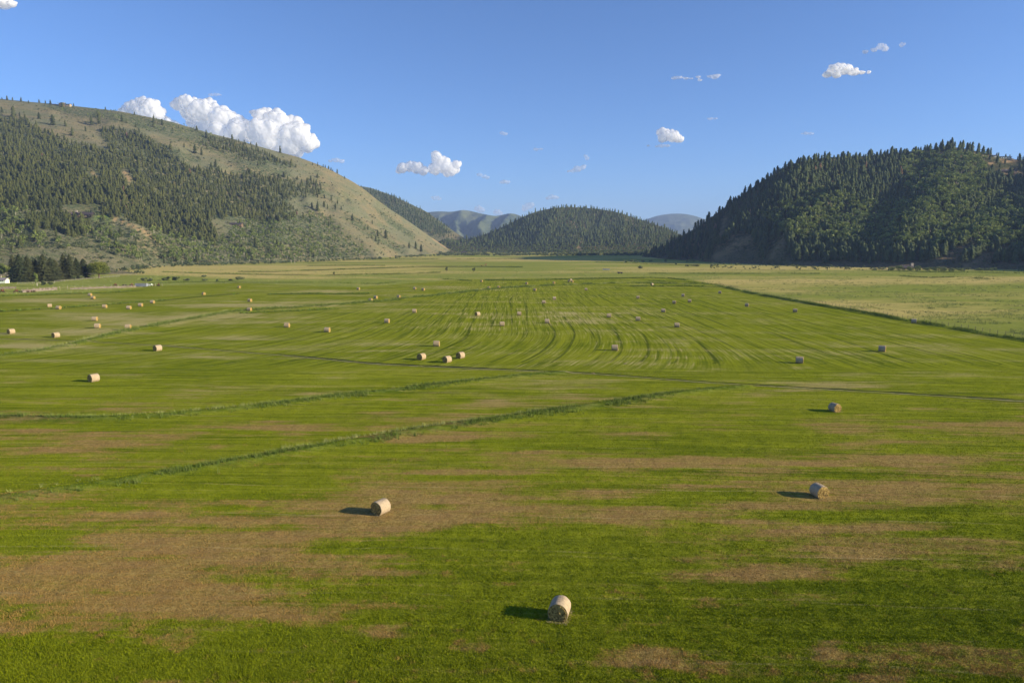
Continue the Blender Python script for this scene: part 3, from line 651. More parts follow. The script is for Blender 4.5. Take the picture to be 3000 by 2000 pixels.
HB = [(2905,438),(2975,438),(2975,470),(2905,470)]
A = np.concatenate([scatter(RIGHT, [P_FIR], 8.6, avoid=AV+[P_ASPR2, HB], vs=.95), scatter(RIGHT, [P_ASPR2], 13, keep=.7, avoid=AV), scatter(RIGHT, [AV[0]], 16, keep=.4, avoid=[HB])])
inA = inpoly(A[:, 3], A[:, 4], P_ASPR) & (R.random(len(A)) < .50)
A = A[~inA]; H = R.uniform(8, 16.5, len(A))
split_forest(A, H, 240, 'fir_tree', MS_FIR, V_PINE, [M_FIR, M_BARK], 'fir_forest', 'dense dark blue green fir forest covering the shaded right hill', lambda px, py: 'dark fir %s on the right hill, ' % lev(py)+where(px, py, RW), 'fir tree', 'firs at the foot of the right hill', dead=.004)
A = np.concatenate([scatter(RIGHT, [P_ASPR], 8.4, keep=.75, clump=.33, avoid=AV), scatter(RIGHT, [P_ASPR2], 8, keep=.75)])
H = R.uniform(9, 15, len(A))
split_forest(A, H, 150, 'aspen_tree', MS_ASP, V_ASP, [M_ASPEN, M_PALEBARK], 'aspen_wood', 'yellow green aspen belt catching light on the right hill', lambda px, py: 'green aspen %s on the right hill, ' % lev(py)+where(px, py, RW), 'aspen tree', 'aspens low on the right hill', tint=(-.25, .75))
A = scatter(RIGHT, [[(2085,765),(2100,725),(2190,685),(2300,700),(2330,770)], [(2700,775),(2850,700),(3000,700),(3300,780),(3000,790)], [(1890,755),(2090,740),(2090,768),(1900,762)]], 9, keep=.6)
H = R.uniform(1.2, 3.0, len(A)); n_ = len(A)
forest('hillside_brush', V_SHR, A[:, :3], H, R.uniform(.8, 1.3, n_), R.uniform(0, 6, n_), R.uniform(-.2, .3, n_), [M_SHRUB, M_SHRUB], 'low dark brush at the foot of the right hill', 'brush')
# knoll, ridge
A = scatter(CENTRE, [[(1290,705),(1380,695),(1430,680),(1500,648),(1560,619),(1620,606),(1680,604),(1750,608),(1810,618),(1870,638),(1950,664),(2030,700),(2100,722),(2100,750),(1300,750)]], 5.2, vs=.8)
H = R.uniform(8, 16.5, len(A)); n_ = len(A)
lo = A[:, 4] > 722
forest('knoll_forest', V_FAR, A[~lo, :3], H[~lo], R.uniform(1.1, 1.6, (~lo).sum()), R.uniform(0, 6, (~lo).sum()), R.uniform(-.35, .2, (~lo).sum()), [M_FIR, M_BARK], 'dense conifer forest on the rounded knoll closing the valley', 'forest')
A2 = A[lo]; n_ = len(A2)
forest('cottonwood_belt', V_ASP, A2[:, :3], R.uniform(7, 11, n_), R.uniform(1, 1.4, n_), R.uniform(0, 6, n_), R.uniform(-.3, .1, n_), [M_ASPEN, M_PALEBARK], 'belt of grey green trees along the foot of the knoll', 'forest')
A = np.concatenate([scatter(BEHIND, [[(900,562),(1040,545),(1150,575),(1250,622),(1320,672),(1318,690),(1280,690),(1230,670),(900,700)]], 4.6, vs=.85), scatter(BEHIND, [[(1230,670),(1330,680),(1440,738),(1300,745)]], 8, keep=.5, clump=.45)])
n_ = len(A)
forest('ridge_forest', V_FAR, A[:, :3], R.uniform(8, 14, n_), R.uniform(1.1, 1.6, n_), R.uniform(0, 6, n_), R.uniform(-.3, .2, n_), [M_FIR, M_BARK], 'conifer forest on the ridge behind the left mountainside', 'forest')

# ------------------------------------------------------------------ lone trees on the slopes
LONE_RIDGE = [(6,290,7),(21,289,12),(37,293,10),(62,298,13),(84,303,9),(115,299,10),(133,301,9),(148,303,12),(216,311,8),(309,321,8),(394,334,9),(451,358,20),(476,366,17),(523,376,9),(536,379,8),(605,404,22),(622,404,7),(656,407,10),(668,411,9),(681,415,20),(692,417,10),(700,418,11),(716,422,12),(720,425,10),(735,424,9),(752,432,14),(821,448,20),(871,475,6),(931,487,12),(947,487,8),(953,487,8),(963,495,10),(970,499,9),(975,502,7),(988,508,13),(1010,524,9)]
LONE_SLOPE = [(40,343,30),(6,330,16),(58,340,12),(115,348,18),(155,366,28),(212,398,25),(192,370,18),(251,385,14),(268,366,26),(290,362,27),(358,356,20),(398,373,13),(408,389,15),(591,454,20),(572,450,26),(540,432,12),(620,497,22),(632,490,22),(640,500,14),(650,505,12),(930,521,14),(872,527,12),(916,484,8),(971,588,16),(951,582,12),(989,597,13),(931,618,28),(950,607,18),(960,612,14),(983,612,16),(1000,614,11),(914,611,18),(969,640,11),(1033,647,20),(1078,672,14),(1091,656,12),(1107,693,20),(1101,706,17),(1090,699,9),(1131,699,26),(1218,729,22),(1199,727,19),(1234,737,22),(1061,710,9),(963,662,14),(749,724,28),(241,726,14),(165,692,26),(690,735,12),(980,745,14)]
def place(n_): return (['leftmost','second from the left','third from the left','fourth from the left','fifth from the left','sixth from the left','seventh from the left','eighth from the left','ninth from the left','tenth from the left']+['%s from the left' % q for q in 'eleventh twelfth thirteenth fourteenth fifteenth sixteenth seventeenth eighteenth'.split()])[n_]
LONE_RIDGE.sort(); LONE_SLOPE.sort()
SECT_R = ['on the skyline at far left','beside the ridge top house','on the skyline right of the house','on the skyline before the clouds','above the hilltop grove','where the skyline drops away']
def sect(px, e): return int(np.searchsorted(e, px))
def lone(L, edges, names, what, group):
    cnt = {}; tot = {}
    for p in L: tot[sect(p[0], edges)] = tot.get(sect(p[0], edges), 0)+1
    for (px, py, h) in L:
        s_ = sect(px, edges); i = cnt.get(s_, 0); cnt[s_] = i+1
        x, y, z = LEFT.pt(px, py+.5); hh = h*y/2000*1.08
        pos_ = 'only one' if tot[s_] == 1 else place(i)
        single('pine_tree', MS_PINE, x, y, z-.3, hh, R.uniform(1.15, 1.6), '%s %s, %s %s' % ('tall' if h >= 18 else 'small', what, pos_, names[s_]), 'pine tree', group)
lone(LONE_RIDGE, [50, 140, 320, 560, 800], SECT_R, 'dark pine', 'lone pines on the left skyline')
lone(LONE_SLOPE, [100, 220, 450, 700, 940, 985, 1085, 1160], ['on the bare slope at far left','on the slope below the ridge house','on the slope above the forest','on the slope by the upper grove','near the forest corner','in the cluster at the forest tip','on the tan face','in the gully of the tan face','at the foot of the tan slope'], 'lone pine', 'lone pines on the open left slope')
RR = [(2690,432,12),(2788,430,30),(2760,432,27),(2775,434,24),(2812,437,27),(2820,438,30),(2840,440,26),(2848,441,28),(2866,443,27),(2882,446,18),(2895,448,18),(2902,449,20),(2920,456,14),(2925,452,12),(2946,456,12),(2958,457,13),(2981,462,11),(2990,463,12),(2997,464,12)]
for i, (px, py, h) in enumerate(RR):
    x, y, z = RIGHT.pt(px, py+5)
    grp = 'alone on the bare crest of the right hill' if i == 0 else ('in the clump topping the right hill' if i < 9 else ('between clump and house atop the right hill' if i < 14 else 'beside the house atop the right hill'))
    j = 0 if i == 0 else (i-1 if i < 9 else (i-9 if i < 14 else i-14))
    single('fir_tree', MS_FIR, x, y, z-.5, h*y/2000*1.1, R.uniform(1.1, 1.4), 'dark fir %s%s' % (grp, '' if i == 0 else ', '+place(j)), 'fir tree', 'firs on the crest of the right hill')

# ------------------------------------------------------------------ grass
gmt, t, b = mat('grass_blades'); n = N(t)
d_ = n.attr('dry'); v_ = n.attr('tone')
gc = n.mix(v_, (.088, .126, .005), (.275, .305, .012)); st = n.mix(v_, (.225, .128, .038), (.460, .310, .095))
c = n.mix(n.rng(d_, .25, .6), gc, st); c = n.mix(n.rng(d_, 1.0, 1.6), c, (.55, .48, .26))
t.links.new(c, b.inputs['Base Color']); b.inputs['Roughness'].default_value = 1; b.inputs['Specular IOR Level'].default_value = 0
tmt, t, b = mat('tall_grass_blades'); n = N(t)
c = n.mix(n.attr('tone'), (.060, .112, .016), (.180, .230, .042)); c = n.mix(n.attr('dry'), c, (.34, .35, .13))
t.links.new(c, b.inputs['Base Color']); b.inputs['Specular IOR Level'].default_value = 0; b.inputs['Roughness'].default_value = 1
def blades(name, x, y, z, h, wd, nb, spread, dry, m_, label, lean=.5):
    n_ = len(x); rep = lambda a: np.repeat(a, nb)
    X = rep(x)+R.normal(0, 1, n_*nb)*rep(spread); Y = rep(y)+R.normal(0, 1, n_*nb)*rep(spread); Z = rep(z)
    Hh = rep(h)*R.uniform(.6, 1.15, n_*nb); W_ = rep(wd)*R.uniform(.6, 1.2, n_*nb); a = R.uniform(0, 2*pi, n_*nb)
    lx = R.normal(0, lean, n_*nb)*Hh; ly = R.normal(0, lean, n_*nb)*Hh
    V = np.stack([np.stack([X-W_*np.cos(a), Y-W_*np.sin(a), Z-.02], -1), np.stack([X+W_*np.cos(a), Y+W_*np.sin(a), Z-.02], -1), np.stack([X+lx, Y+ly, Z+Hh], -1)], 1).reshape(-1, 3)
    F = np.arange(len(V)).reshape(-1, 3)
    tone = R.random(n_*nb)*.7; tone = np.stack([tone*.5, tone*.5, tone+.3], -1).ravel()
    o = mk(name, V, F, m_, dict(dry=np.repeat(rep(dry), 3), tone=tone)); return tag(o, label, 'grass', kind='stuff')
n_ = 520000
gx = R.uniform(-150, 3150, n_); gy = 2060-(2060-1085)*R.random(n_)**1.15
x, y = gpix(gx, gy); z = zg(x, y)+(fbm(x/1.3, y/1.3, 77, 2)-.5)*.10
_, _, _, dr, _, _, _ = ground_masks(x, y)
dr2 = dr+(fbm(x*1.6, y*1.6, 61, 3)-.5)*1.1+(fbm(x/1.0, y*2, 62, 2)-.5)*.5
clump = fbm(x*1.2, y*2.0, 63, 3)
hgt = (.085+.03*sstep(.4, .7, clump))*(1-.35*np.clip(dr, 0, 1))*(1+.0*y)
blades('grass', x, y, z, hgt, hgt*.16+.008, 2, np.full(n_, .05)+y*.0006, np.clip(dr2, 0, .95), gmt, 'short mown grass and stubble in the near hay field')
def bank_grass(key, dens, h, name, label, t0=0, t1=1e9, offs=0.0, pale=.25, wmul=1.0):
    P, h_, hw_ = BW[key]; seg = np.hypot(*(P[1:]-P[:-1]).T); cum = np.concatenate([[0], np.cumsum(seg)]); L = cum[-1]
    n_ = int(L*dens*hw_*2); s_ = R.uniform(0, L, n_)
    px_ = np.interp(s_, cum, P[:, 0]); py_ = np.interp(s_, cum, P[:, 1])
    i = np.clip(np.searchsorted(cum, s_)-1, 0, len(seg)-1); d = (P[i+1]-P[i])/seg[i][:, None]
    o_ = R.normal(0, hw_*.75, n_)+offs+(fbm(s_/12, s_*0, 71, 2)-.5)*hw_*1.6
    x = px_-d[:, 1]*o_; y = py_+d[:, 0]*o_
    tp = np.clip(np.minimum(s_, L-s_)/28, 0, 1); keep = (fbm(s_/6, o_/2, 72, 3) > .36+.14*(fbm(s_/18, s_*0, 75, 2) > .55)) & (R.random(n_) < tp); tp = tp[keep]; x, y, o_, s_ = x[keep], y[keep], o_[keep], s_[keep]
    z = zg(x, y); n_ = len(x); far = np.clip(y/150, 1, 4)*wmul
    hh = h*R.uniform(.5, 1.1, n_)*(.5+1.3*fbm(s_/9, o_, 73, 2))*(.4+.6*tp)
    dr = np.clip(pale*sstep(0, hw_, o_)*1.6+R.normal(0, .15, n_)+.1, 0, 1)
    return blades(name, x, y, z, hh, .022*far, 7, .12*far, dr, tmt, label, .35)
bank_grass('near', 13, .58, 'tall_grass', 'tall dark green grass on the nearest diagonal ditch bank', pale=.4)
bank_grass('middle', 12, .6, 'tall_grass', 'tall green grass on the second ditch bank curving from the left', pale=.3)
bank_grass('upper', 5, .9, 'tall_grass', 'tall green grass on the long bank dividing the hay fields', pale=.6, wmul=.8)
bank_grass('fence', 7, .7, 'tall_grass', 'dark grass strip along the fence of the right meadow', pale=.1)
def strip_grass(P, wpx, dens, h, label, dry=.0):
    P = np.array(P, float); X, Y = gpix(P[:, 0], P[:, 1]); Q = np.stack([X, Y], 1); seg = np.hypot(*(Q[1:]-Q[:-1]).T); cum = np.concatenate([[0], np.cumsum(seg)])
    n_ = int(cum[-1]*dens*wpx); s_ = R.uniform(0, cum[-1], n_)
    q = fbm(s_/25, s_*0+P[0, 0], 81, 3); keep = q > .38; s_ = s_[keep]
    x = np.interp(s_, cum, Q[:, 0])+R.normal(0, wpx*.5, len(s_)); y = np.interp(s_, cum, Q[:, 1])+R.normal(0, wpx*.5, len(s_))
    n_ = len(x); return x, y, zg(x, y), h*R.uniform(.5, 1.1, n_), np.clip(dry+R.normal(0, .12, n_), 0, 1)
acc = [strip_grass(P, 1.6 if P[0][1] > 812 else 3.0, 1.3 if P[0][1] > 812 else .7, 1.1 if P[0][1] > 812 else 1.5, '') for (P, a) in DITCH if a >= .35]
x, y, z, h, dr = [np.concatenate(q) for q in zip(*acc)]
blades('reed_grass', x, y, z, h, np.full(len(x), .10), 7, np.full(len(x), .35), dr, tmt, 'dark reeds in the thin drainage ditches crossing the far fields', .35)
# meadow tussocks
n_ = 60000; gx = R.uniform(-100, 3100, n_); gy = R.uniform(788, 1010, n_); t1 = np.interp(gx, T1[:, 0], T1[:, 1]); m = (gy < t1-1)
gx, gy = gx[m], gy[m]; x, y = gpix(gx, gy); m = fbm(x/14, y/14, 83, 4) > .50; x, y = x[m], y[m]
blades('meadow_grass', x, y, zg(x, y)+.15, np.full(len(x), .55), np.full(len(x), .10)*y/350, 4, .5*y/350, R.uniform(.2, .9, len(x)), tmt, 'loose unmown meadow grass with pale seed heads')

# ------------------------------------------------------------------ wheel track
def ribbon(P, w0, dz, name, m_, label, off=0.0, seed=1, wob=.5, wf=((0, 1), (1, 1))):
    P = np.array(P, float); X, Y = gpix(P[:, 0], P[:, 1]); seg = np.hypot(np.diff(X), np.diff(Y)); cum = np.concatenate([[0], np.cumsum(seg)])
    s_ = np.arange(0, cum[-1], .8); x = np.interp(s_, cum, X); y = np.interp(s_, cum, Y)
    for _ in range(30): x[1:-1] = (x[:-2]+x[2:]+x[1:-1]*2)/4; y[1:-1] = (y[:-2]+y[2:]+y[1:-1]*2)/4
    dx = np.gradient(x); dy = np.gradient(y); l = np.hypot(dx, dy); nx_, ny_ = -dy/l, dx/l
    a = off+w0*(.5+wob*(fbm(s_/2.2, s_*0, seed, 3)-.5)*2); b_ = off-w0*(.5+wob*(fbm(s_/2.2, s_*0, seed+3, 3)-.5)*2)
    k_ = np.interp(x, [q[0] for q in wf], [q[1] for q in wf]); a = off+(a-off)*k_; b_ = off+(b_-off)*k_
    V = []
    for o_ in (a, b_): V.append(np.stack([x+nx_*o_, y+ny_*o_, zg(x+nx_*o_, y+ny_*o_)+dz], -1))
    n_ = len(s_); V = np.concatenate(V); i = np.arange(n_-1)
    F = np.stack([i, i+n_, i+n_+1, i+1], 1)
    return mk(name, V, F, m_)
TRK = [(-300,984),(0,990),(250,998),(500,1012),(850,1040),(1100,1064),(1400,1078),(1740,1092),(2100,1120),(2500,1142),(3000,1172),(3500,1200)]
mrutshade = simple('painted_rut_shade', (.018, .026, .004), (.040, .048, .012), 1.5); mst = simple('pale_track_stubble', (.14, .17, .03), (.30, .25, .11), 1.2)  # rut ribbon is flat; near-black colour stands in for shade inside the rut
tr = ribbon(TRK, .8, .06, 'wheel_track', mrutshade, '', wf=[(-60,.25),(-38,.9),(-5,1.0),(12,.5),(30,.35),(60,.65),(150,.4)]); tag(tr, 'dark wheel rut running across the hay field', kind='structure')
tr = ribbon(TRK, .7, .055, 'wheel_track', mst, '', off=-1.3, seed=9); tag(tr, 'pale stubble track beside the dark rut', kind='structure')

# ------------------------------------------------------------------ hay bales
mnet, t, b = mat('net_wrapped_hay'); n = N(t); O = n.obj(); ox, oy, oz = n.sep(O)
ang = n.m('ARCTAN2', oy, oz)
w1 = n.noise(n.comb(n.m('MULTIPLY', ox, 22), n.m('MULTIPLY', ang, 2.0), n.objrand()), 1, 4)
w2 = n.noise(n.mapg(O, (5, 5, 5)), 1, 4)
c = n.mix(n.rng(w1, .35, .68), (.30, .22, .12), (.53, .41, .24)); c = n.mix(n.rng(w2, .52, .72, 0, .45), c, (.26, .18, .12))
c = n.mix(n.rng(n.objrand(), 0, 1, 0, .3, smooth=False), c, (.42, .36, .30))
t.links.new(c, b.inputs['Base Color']); b.inputs['Roughness'].default_value = .8; t.links.new(n.bump(n.m('ADD', w1, w2), .05, .8), b.inputs['Normal'])
mend, t, b = mat('cut_hay_spiral'); n = N(t); O = n.obj(); ox, oy, oz = n.sep(O)
rr_ = n.m('SQRT', n.m('ADD', n.m('POWER', oy, 2.0), n.m('POWER', oz, 2.0))); ang = n.m('ARCTAN2', oy, oz)
sp = n.m('ADD', n.m('MULTIPLY', rr_, 15.0), n.m('MULTIPLY', ang, .16))
w1 = n.noise(n.comb(sp, n.m('MULTIPLY', ang, 1.6), ox), 1.6, 5, .7); w2 = n.noise(O, 7, 4, .7)
c = n.mix(n.rng(n.m('ADD', n.m('MULTIPLY', w1, .6), n.m('MULTIPLY', w2, .4)), .40, .60), (.085, .050, .012), (.62, .43, .14))
c = n.mix(n.rng(rr_, .64, .74, 0, .7), c, (.50, .38, .26))
t.links.new(c, b.inputs['Base Color']); t.links.new(n.bump(w1, .09, 1.0), b.inputs['Normal'])
BR, BL = .69, 1.30
def bale_meshes(seed):
    r = np.random.default_rng(seed); nseg, nl = 40, 12
    V = []; 
    prof = [(0, .965), (.02, .99), (.05, 1.0)]+[(q, 1.0) for q in np.linspace(.14, .86, nl-6)]+[(.95, 1.0), (.98, .99), (1, .965)]
    sag = r.uniform(.86, .92); ph = r.uniform(0, 6, 4)
    def ringpt(a, rad, x):
        rr = BR*rad*(1+.012*sin(3*a+ph[0]+x*2)+.010*sin(7*a+ph[1]-x*3)+.006*sin(17*a+5*x))
        y_, z_ = rr*sin(a), rr*cos(a)
        if z_ < -BR*sag: y_ *= 1.03; z_ = -BR*sag+(z_+BR*sag)*.15
        return (y_*1.01, z_)
    for (q, rad) in prof:
        for i in range(nseg):
            y_, z_ = ringpt(2*pi*i/nseg, rad, q); V.append(((q-.5)*BL, y_, z_+BR*sag))
    m_ = len(prof); F = [(j*nseg+i, j*nseg+(i+1) % nseg, (j+1)*nseg+(i+1) % nseg, (j+1)*nseg+i) for j in range(m_-1) for i in range(nseg)]
    wrap = mk('net_wrap', np.array(V)-[0, 0, BR*sag], F, mnet, smooth=True)
    ends = []
    for s_ in (-1, 1):
        V = []; rings = np.linspace(0, 1, 13)[1:]
        V.append((s_*(BL/2+.03), 0, 0))
        for q in rings:
            for i in range(nseg):
                a = 2*pi*i/nseg; y_, z_ = ringpt(a, .962*q, 0 if s_ < 0 else 1)
                bul = .035*(1-q**2)+.018*sin(q*34+a)+r.normal(0, .012)*(q < .98)
                V.append((s_*(BL/2+(bul if q < 1 else -.004)), y_, z_))
        F = [(0, 1+i, 1+(i+1) % nseg) for i in range(nseg)]
        for j in range(len(rings)-1): F += [(1+j*nseg+i, 1+(j+1)*nseg+i, 1+(j+1)*nseg+(i+1) % nseg, 1+j*nseg+(i+1) % nseg) for i in range(nseg)]
        ends.append(mk('hay_face', np.array(V), F, mend, smooth=False))
    return wrap, ends, BR*sag
BPROTO = []
for s_ in range(4):
    wrap, ends, zc = bale_meshes(s_); BPROTO.append((wrap.data, [e.data for e in ends], zc))
    for o in [wrap]+ends: bpy.data.objects.remove(o)
BG = 'round hay bales lying in the field'
def bale(px, py, rot, label, k, h0=0.0, sc_=1.0):
    x, y, z = at(px, py-1.0)
    y += BR*.6
    x += BR*.6*x/y; z = float(zg(x, y))
    e = empty('hay_bale', (x, y, z-.03+h0), radians(rot)); e.scale = (sc_,)*3; tag(e, label, 'hay bale', BG)
    wd, ed, zc = BPROTO[k % 4]
    for nm, d in (('net_wrap', wd), ('hay_face', ed[0]), ('hay_face', ed[1])):
        o = bpy.data.objects.new(nm, d); COL.objects.link(o); o.parent = e; o.location = (0, 0, zc)
    return e
STRAW = simple('loose_straw', (.30, .24, .11), (.46, .36, .18), 5)
BALES = [
 (1639,1817,75,'nearest bale at the bottom centre, spiral face toward us in dark green grass'),(1116,1508,58,'bale with a long shadow left of centre on brown stubble'),(2399,1459,102,'bale with spiral face on brown stubble at lower right'),(2445,1207,106,'bale with spiral face above the lower right bale, beside brown stubble'),
 (264,868,-20,'upper of two bales one behind the other near the farm windbreak'),(273,877,-20,'lower of two bales one behind the other near the farm windbreak'),(146,901,10,'bale half sunk in the tall grass bank at far left'),(172,907,-25,'bale just right of the one half sunk in tall grass'),
 (307,903,-20,'bale alone below the pair near the farm windbreak'),(378,907,-20,'lowest of three bales stepping up to the right, left field'),(412,899,-22,'middle of three bales stepping up to the right, left field'),(447,890,-22,'topmost of three bales stepping up to the right, left field'),
 (597,865,-60,'bale on the pale strip beyond the left field, alone'),(278,941,-18,'upper of two bales close together on tan stubble, left field'),(286,962,-15,'lower of two bales close together on tan stubble, left field'),(376,968,-12,'bale behind the green bank, base hidden in grass'),
 (33,979,35,'leftmost bale in the photo with dark shaded end'),(164,990,22,'bale right of the leftmost one, near the dark rut'),(462,1029,30,'bale just beyond the wheel track on the left'),(275,1119,28,'large bale alone in the lower left green field, dark left end'),
 (701,845,-70,'bale on the pale grass strip above the upper left field'),(732,885,-25,'upper of two bales in line left of the long bank'),(731,913,-20,'lower of two bales in line below the long bank'),(1086,884,-30,'left bale of a pair touching the long bank'),
 (1101,876,-30,'right bale of a pair just above the long bank'),(1168,874,-25,'bale right of the pair above the long bank'),(1050,850,-15,'bale alone on the green strip left of the small trees'),(1215,849,-10,'left of two bales at the end of the tan grass strip'),
 (1240,852,-10,'right of two bales at the end of the tan grass strip'),(1214,917,0,'farthest left bale in the striped field'),(1134,947,-12,'bale below and left of the farthest left striped field bale'),(841,960,-8,'left bale of a widely spaced pair, left of the striped field'),
 (959,974,-10,'right bale of a widely spaced pair, left of the striped field'),(1279,1016,-8,'side on bale directly above the cluster of three'),(1235,1055,48,'left bale of the cluster of three with dark ends'),(1310,1063,42,'lowest bale of the cluster of three, nearest to the track'),
 (1349,1051,44,'right bale of the cluster of three with dark end'),(1399,926,-65,'bale showing a dark end near the middle of the striped field'),(1521,925,-5,'bale right of the dark ended one, mid striped field'),(1471,956,-3,'bale on the striped field between two straight stripes, left of centre'),
 (1603,948,-3,'bale at the centre of the striped field above the bends'),(1624,879,0,'upper bale of a slanting pair in the upper striped field'),(1593,890,0,'lower bale of a slanting pair in the upper striped field'),(1567,853,-15,'bale just inside the long bank at the top centre'),
 (1717,852,0,'bale under the crest of the long bank, right of centre'),(1910,837,35,'bale with dark end beside the bank at the top right'),(1869,876,5,'bale alone in the upper right striped field'),(2001,870,5,'topmost of three bales in a triangle, upper right'),
 (1975,891,8,'lower left of three bales in a triangle, upper right'),(2020,887,8,'lower right of three bales in a triangle, upper right'),(1943,916,95,'bale with both ends flared below the triangle of three'),(1784,931,0,'bale right of the tan patch in the striped field'),
 (1869,941,0,'bale right of the tan patch and lower than its neighbour'),(1983,960,5,'bale at the right where stripes begin to slant'),(1801,1028,-3,'largest side on bale in the striped field, below the bends'),(1411,827,-12,'farthest bale on the left of the far green strip'),
 (1432,847,-10,'left of two bales on the bank top near the far strip'),(1461,847,-20,'right of two bales on the bank top near the far strip'),(1543,834,-20,'bale in the middle of the far green strip'),(1623,832,-60,'bale sunk behind the bank on the far green strip'),
 (1667,827,-5,'left bottom bale of the small stack of three'),(1677,828,80,'right bottom bale of the small stack of three'),(2109,861,10,'bale nearest the corner of the fence, upper right'),(2188,899,12,'bale second along from the fence corner'),
 (2329,916,12,'bale midway along the fence, well inside the field'),(2677,948,12,'bale touching the dark fence bank at the right'),(2584,1031,5,'side on bale alone in the open right field'),(2342,1065,5,'side on bale beside brown stubble at the right')]
OFF = {4:-35,5:-35,6:0,7:-38,8:-25,9:-25,10:-28,11:-32,12:-60,13:-22,14:-18,15:-18,16:30,17:30,18:34,19:30,20:-60,21:-35,22:-30,23:-40,24:-38,25:-35,26:-30,27:-20,28:-30,29:-8,30:-18,31:-18,32:-20,33:-8,34:52,35:46,36:48,37:40,43:-18,45:45,54:0,55:-35,56:-30,57:-40,58:-30,59:-60,60:-20,61:-50}
for i, (px, py, rot, lab) in enumerate(BALES):
    if i > 3: rot = -math.degrees(math.atan((px-1500)/2000))+OFF.get(i, R.uniform(-5, 5))
    e = bale(px, py, rot, lab, i, sc_=1.0 if i < 4 else 1.13)
    if i < 4:
        V = []; F = []
        for q in range(420):
            sd_ = R.choice([-1, 1]); ex = R.uniform(-.85, .85) if R.random() < .5 else sd_*R.uniform(.66, .95); ey = R.uniform(-.75, .75) if abs(ex) > .66 else sd_*R.uniform(.35, .8)
            th = R.uniform(0, 6.28); l = R.uniform(.06, .22); d = np.array([cos(th)*l, sin(th)*l, R.uniform(0, .05)]); p0 = np.array([ex, ey, .04+R.random()*.05]); s_ = np.array([-sin(th), cos(th), 0])*.012
            k = len(V); V += [p0-s_, p0+s_, p0+d]; F.append((k, k+1, k+2))
        mk('loose_straw', np.array(V), F, STRAW, parent=e)
bale(1672, 829, 20, 'top bale of the small stack of three', 2, h0=1.22, sc_=1.13)
# loose hay clumps
mhay = simple('loose_hay', (.30, .22, .11), (.52, .41, .24), 5)
for (px, py, wd, lab) in [(1738,1093,7,'pile of loose hay beside the wheel track at centre'),(1832,1065,5,'pinkish loose hay heap below the largest striped field bale')]:
    x, y, z = at(px, py); r_ = wd*y/2000; V = []; F = []
    for i in range(160):
        a = R.uniform(0, 6.28); q = R.random()**.6*r_; zz = z+.45*r_*(1-q/r_)*R.random(); l = .25*r_; th = R.uniform(0, 6.28); ps = R.uniform(-.4, .6)
        p0 = np.array([x+q*cos(a), y+q*sin(a), zz]); d = np.array([cos(th)*cos(ps), sin(th)*cos(ps), sin(ps)])*l; s_ = np.array([-sin(th), cos(th), 0])*.05
        k = len(V); V += [p0-s_, p0+s_, p0+d]; F.append((k, k+1, k+2))
    tag(mk('hay_pile', np.array(V), F, mhay), lab, 'hay pile')

# ------------------------------------------------------------------ posts, fences
mpost = simple('weathered_post', (.30, .25, .19), (.52, .45, .36), 4); mdpost = simple('dark_post', (.10, .08, .055), (.22, .18, .13), 4)
mwire = simple('wire', (.20, .20, .19), (.30, .29, .27), 4, .5, .6); mrail = simple('pale_rail', (.26, .23, .19), (.42, .38, .33), 3)
mplank = simple('weathered_planks', (.15, .12, .10), (.30, .24, .20), .9)
def fence(name, P, step, hgt, label, pm, rails=2, rm=mwire, rr=.012, pr=.07, pixel=True, maxn=100, vary=.12, lean=.03, hill=None):
    P = np.array(P, float)
    if hill is None: X, Y = gpix(P[:, 0], P[:, 1])
    else:
        q = [hill.pt(a, c_) for a, c_ in P]; X = np.array([a[0] for a in q]); Y = np.array([a[1] for a in q])
    seg = np.hypot(np.diff(X), np.diff(Y)); cum = np.concatenate([[0], np.cumsum(seg)]); n_ = min(maxn, int(cum[-1]/step)+1)
    s_ = np.linspace(0, cum[-1], n_); x = np.interp(s_, cum, X); y = np.interp(s_, cum, Y); z = zg(x, y)
    e = tag(empty(name, (x[0], y[0], z[0])), label, 'fence')
    L = lambda i, h: (x[i]-x[0], y[i]-y[0], z[i]-z[0]+h)
    for i in range(n_):
        h = hgt*(1+R.uniform(-vary, vary)); a = L(i, -.1); b_ = L(i, h)
        b_ = (b_[0]+R.normal(0, lean)*h, b_[1]+R.normal(0, lean)*h, b_[2])
        MB().bar(a, b_, pr, pr*.85).build('post', pm, e)
    for k in range(rails):
        m_ = MB()
        for i in range(n_-1): m_.bar(L(i, hgt*(.35+.55*k/max(1, rails-1))), L(i+1, hgt*(.35+.55*k/max(1, rails-1))+R.normal(0, .03)), rr, n=4)
        m_.build('rail' if rr > .03 else 'wire', rm, e)
    return e
FP = [(2105,833),(2200,856),(2400,890),(2600,925),(2800,959),(3000,992),(3120,1014)]
fence('wire_fence', FP, 2.6, 1.35, 'post and wire fence along the grassy bank of the right meadow', mdpost, 3, maxn=98, pr=.06)
fence('rail_fence', [(52,833),(100,832),(160,830)], 3.5, 1.3, 'white rail fence in front of the spruces beside the shed', mrail, 2, mrail, .07, .09)
fence('rail_fence', [(160,827),(210,823),(260,818),(320,813),(350,811)], 3.5, 1.3, 'pale rail fence behind the spruces running to the willow', mrail, 2, mrail, .06, .09)
fence('post_fence', [(64,856),(120,852),(170,849),(240,847),(300,845),(380,842),(440,839),(475,838)], 3.6, 2.1, 'tall pale posts standing behind the plank windbreak', mpost, 2, mwire, .02, .09)
fence('wire_fence', [(475,838),(600,834),(720,829),(800,828)], 6, 1.2, 'thin fence continuing right past the farm trailer', mdpost, 2, pr=.06)
fence('corral_fence', [(2560,789),(2600,792),(2660,793)], 3, 1.6, 'short pale corral fence before the hedge below the right hill', mrail, 3, mrail, .05, .09)
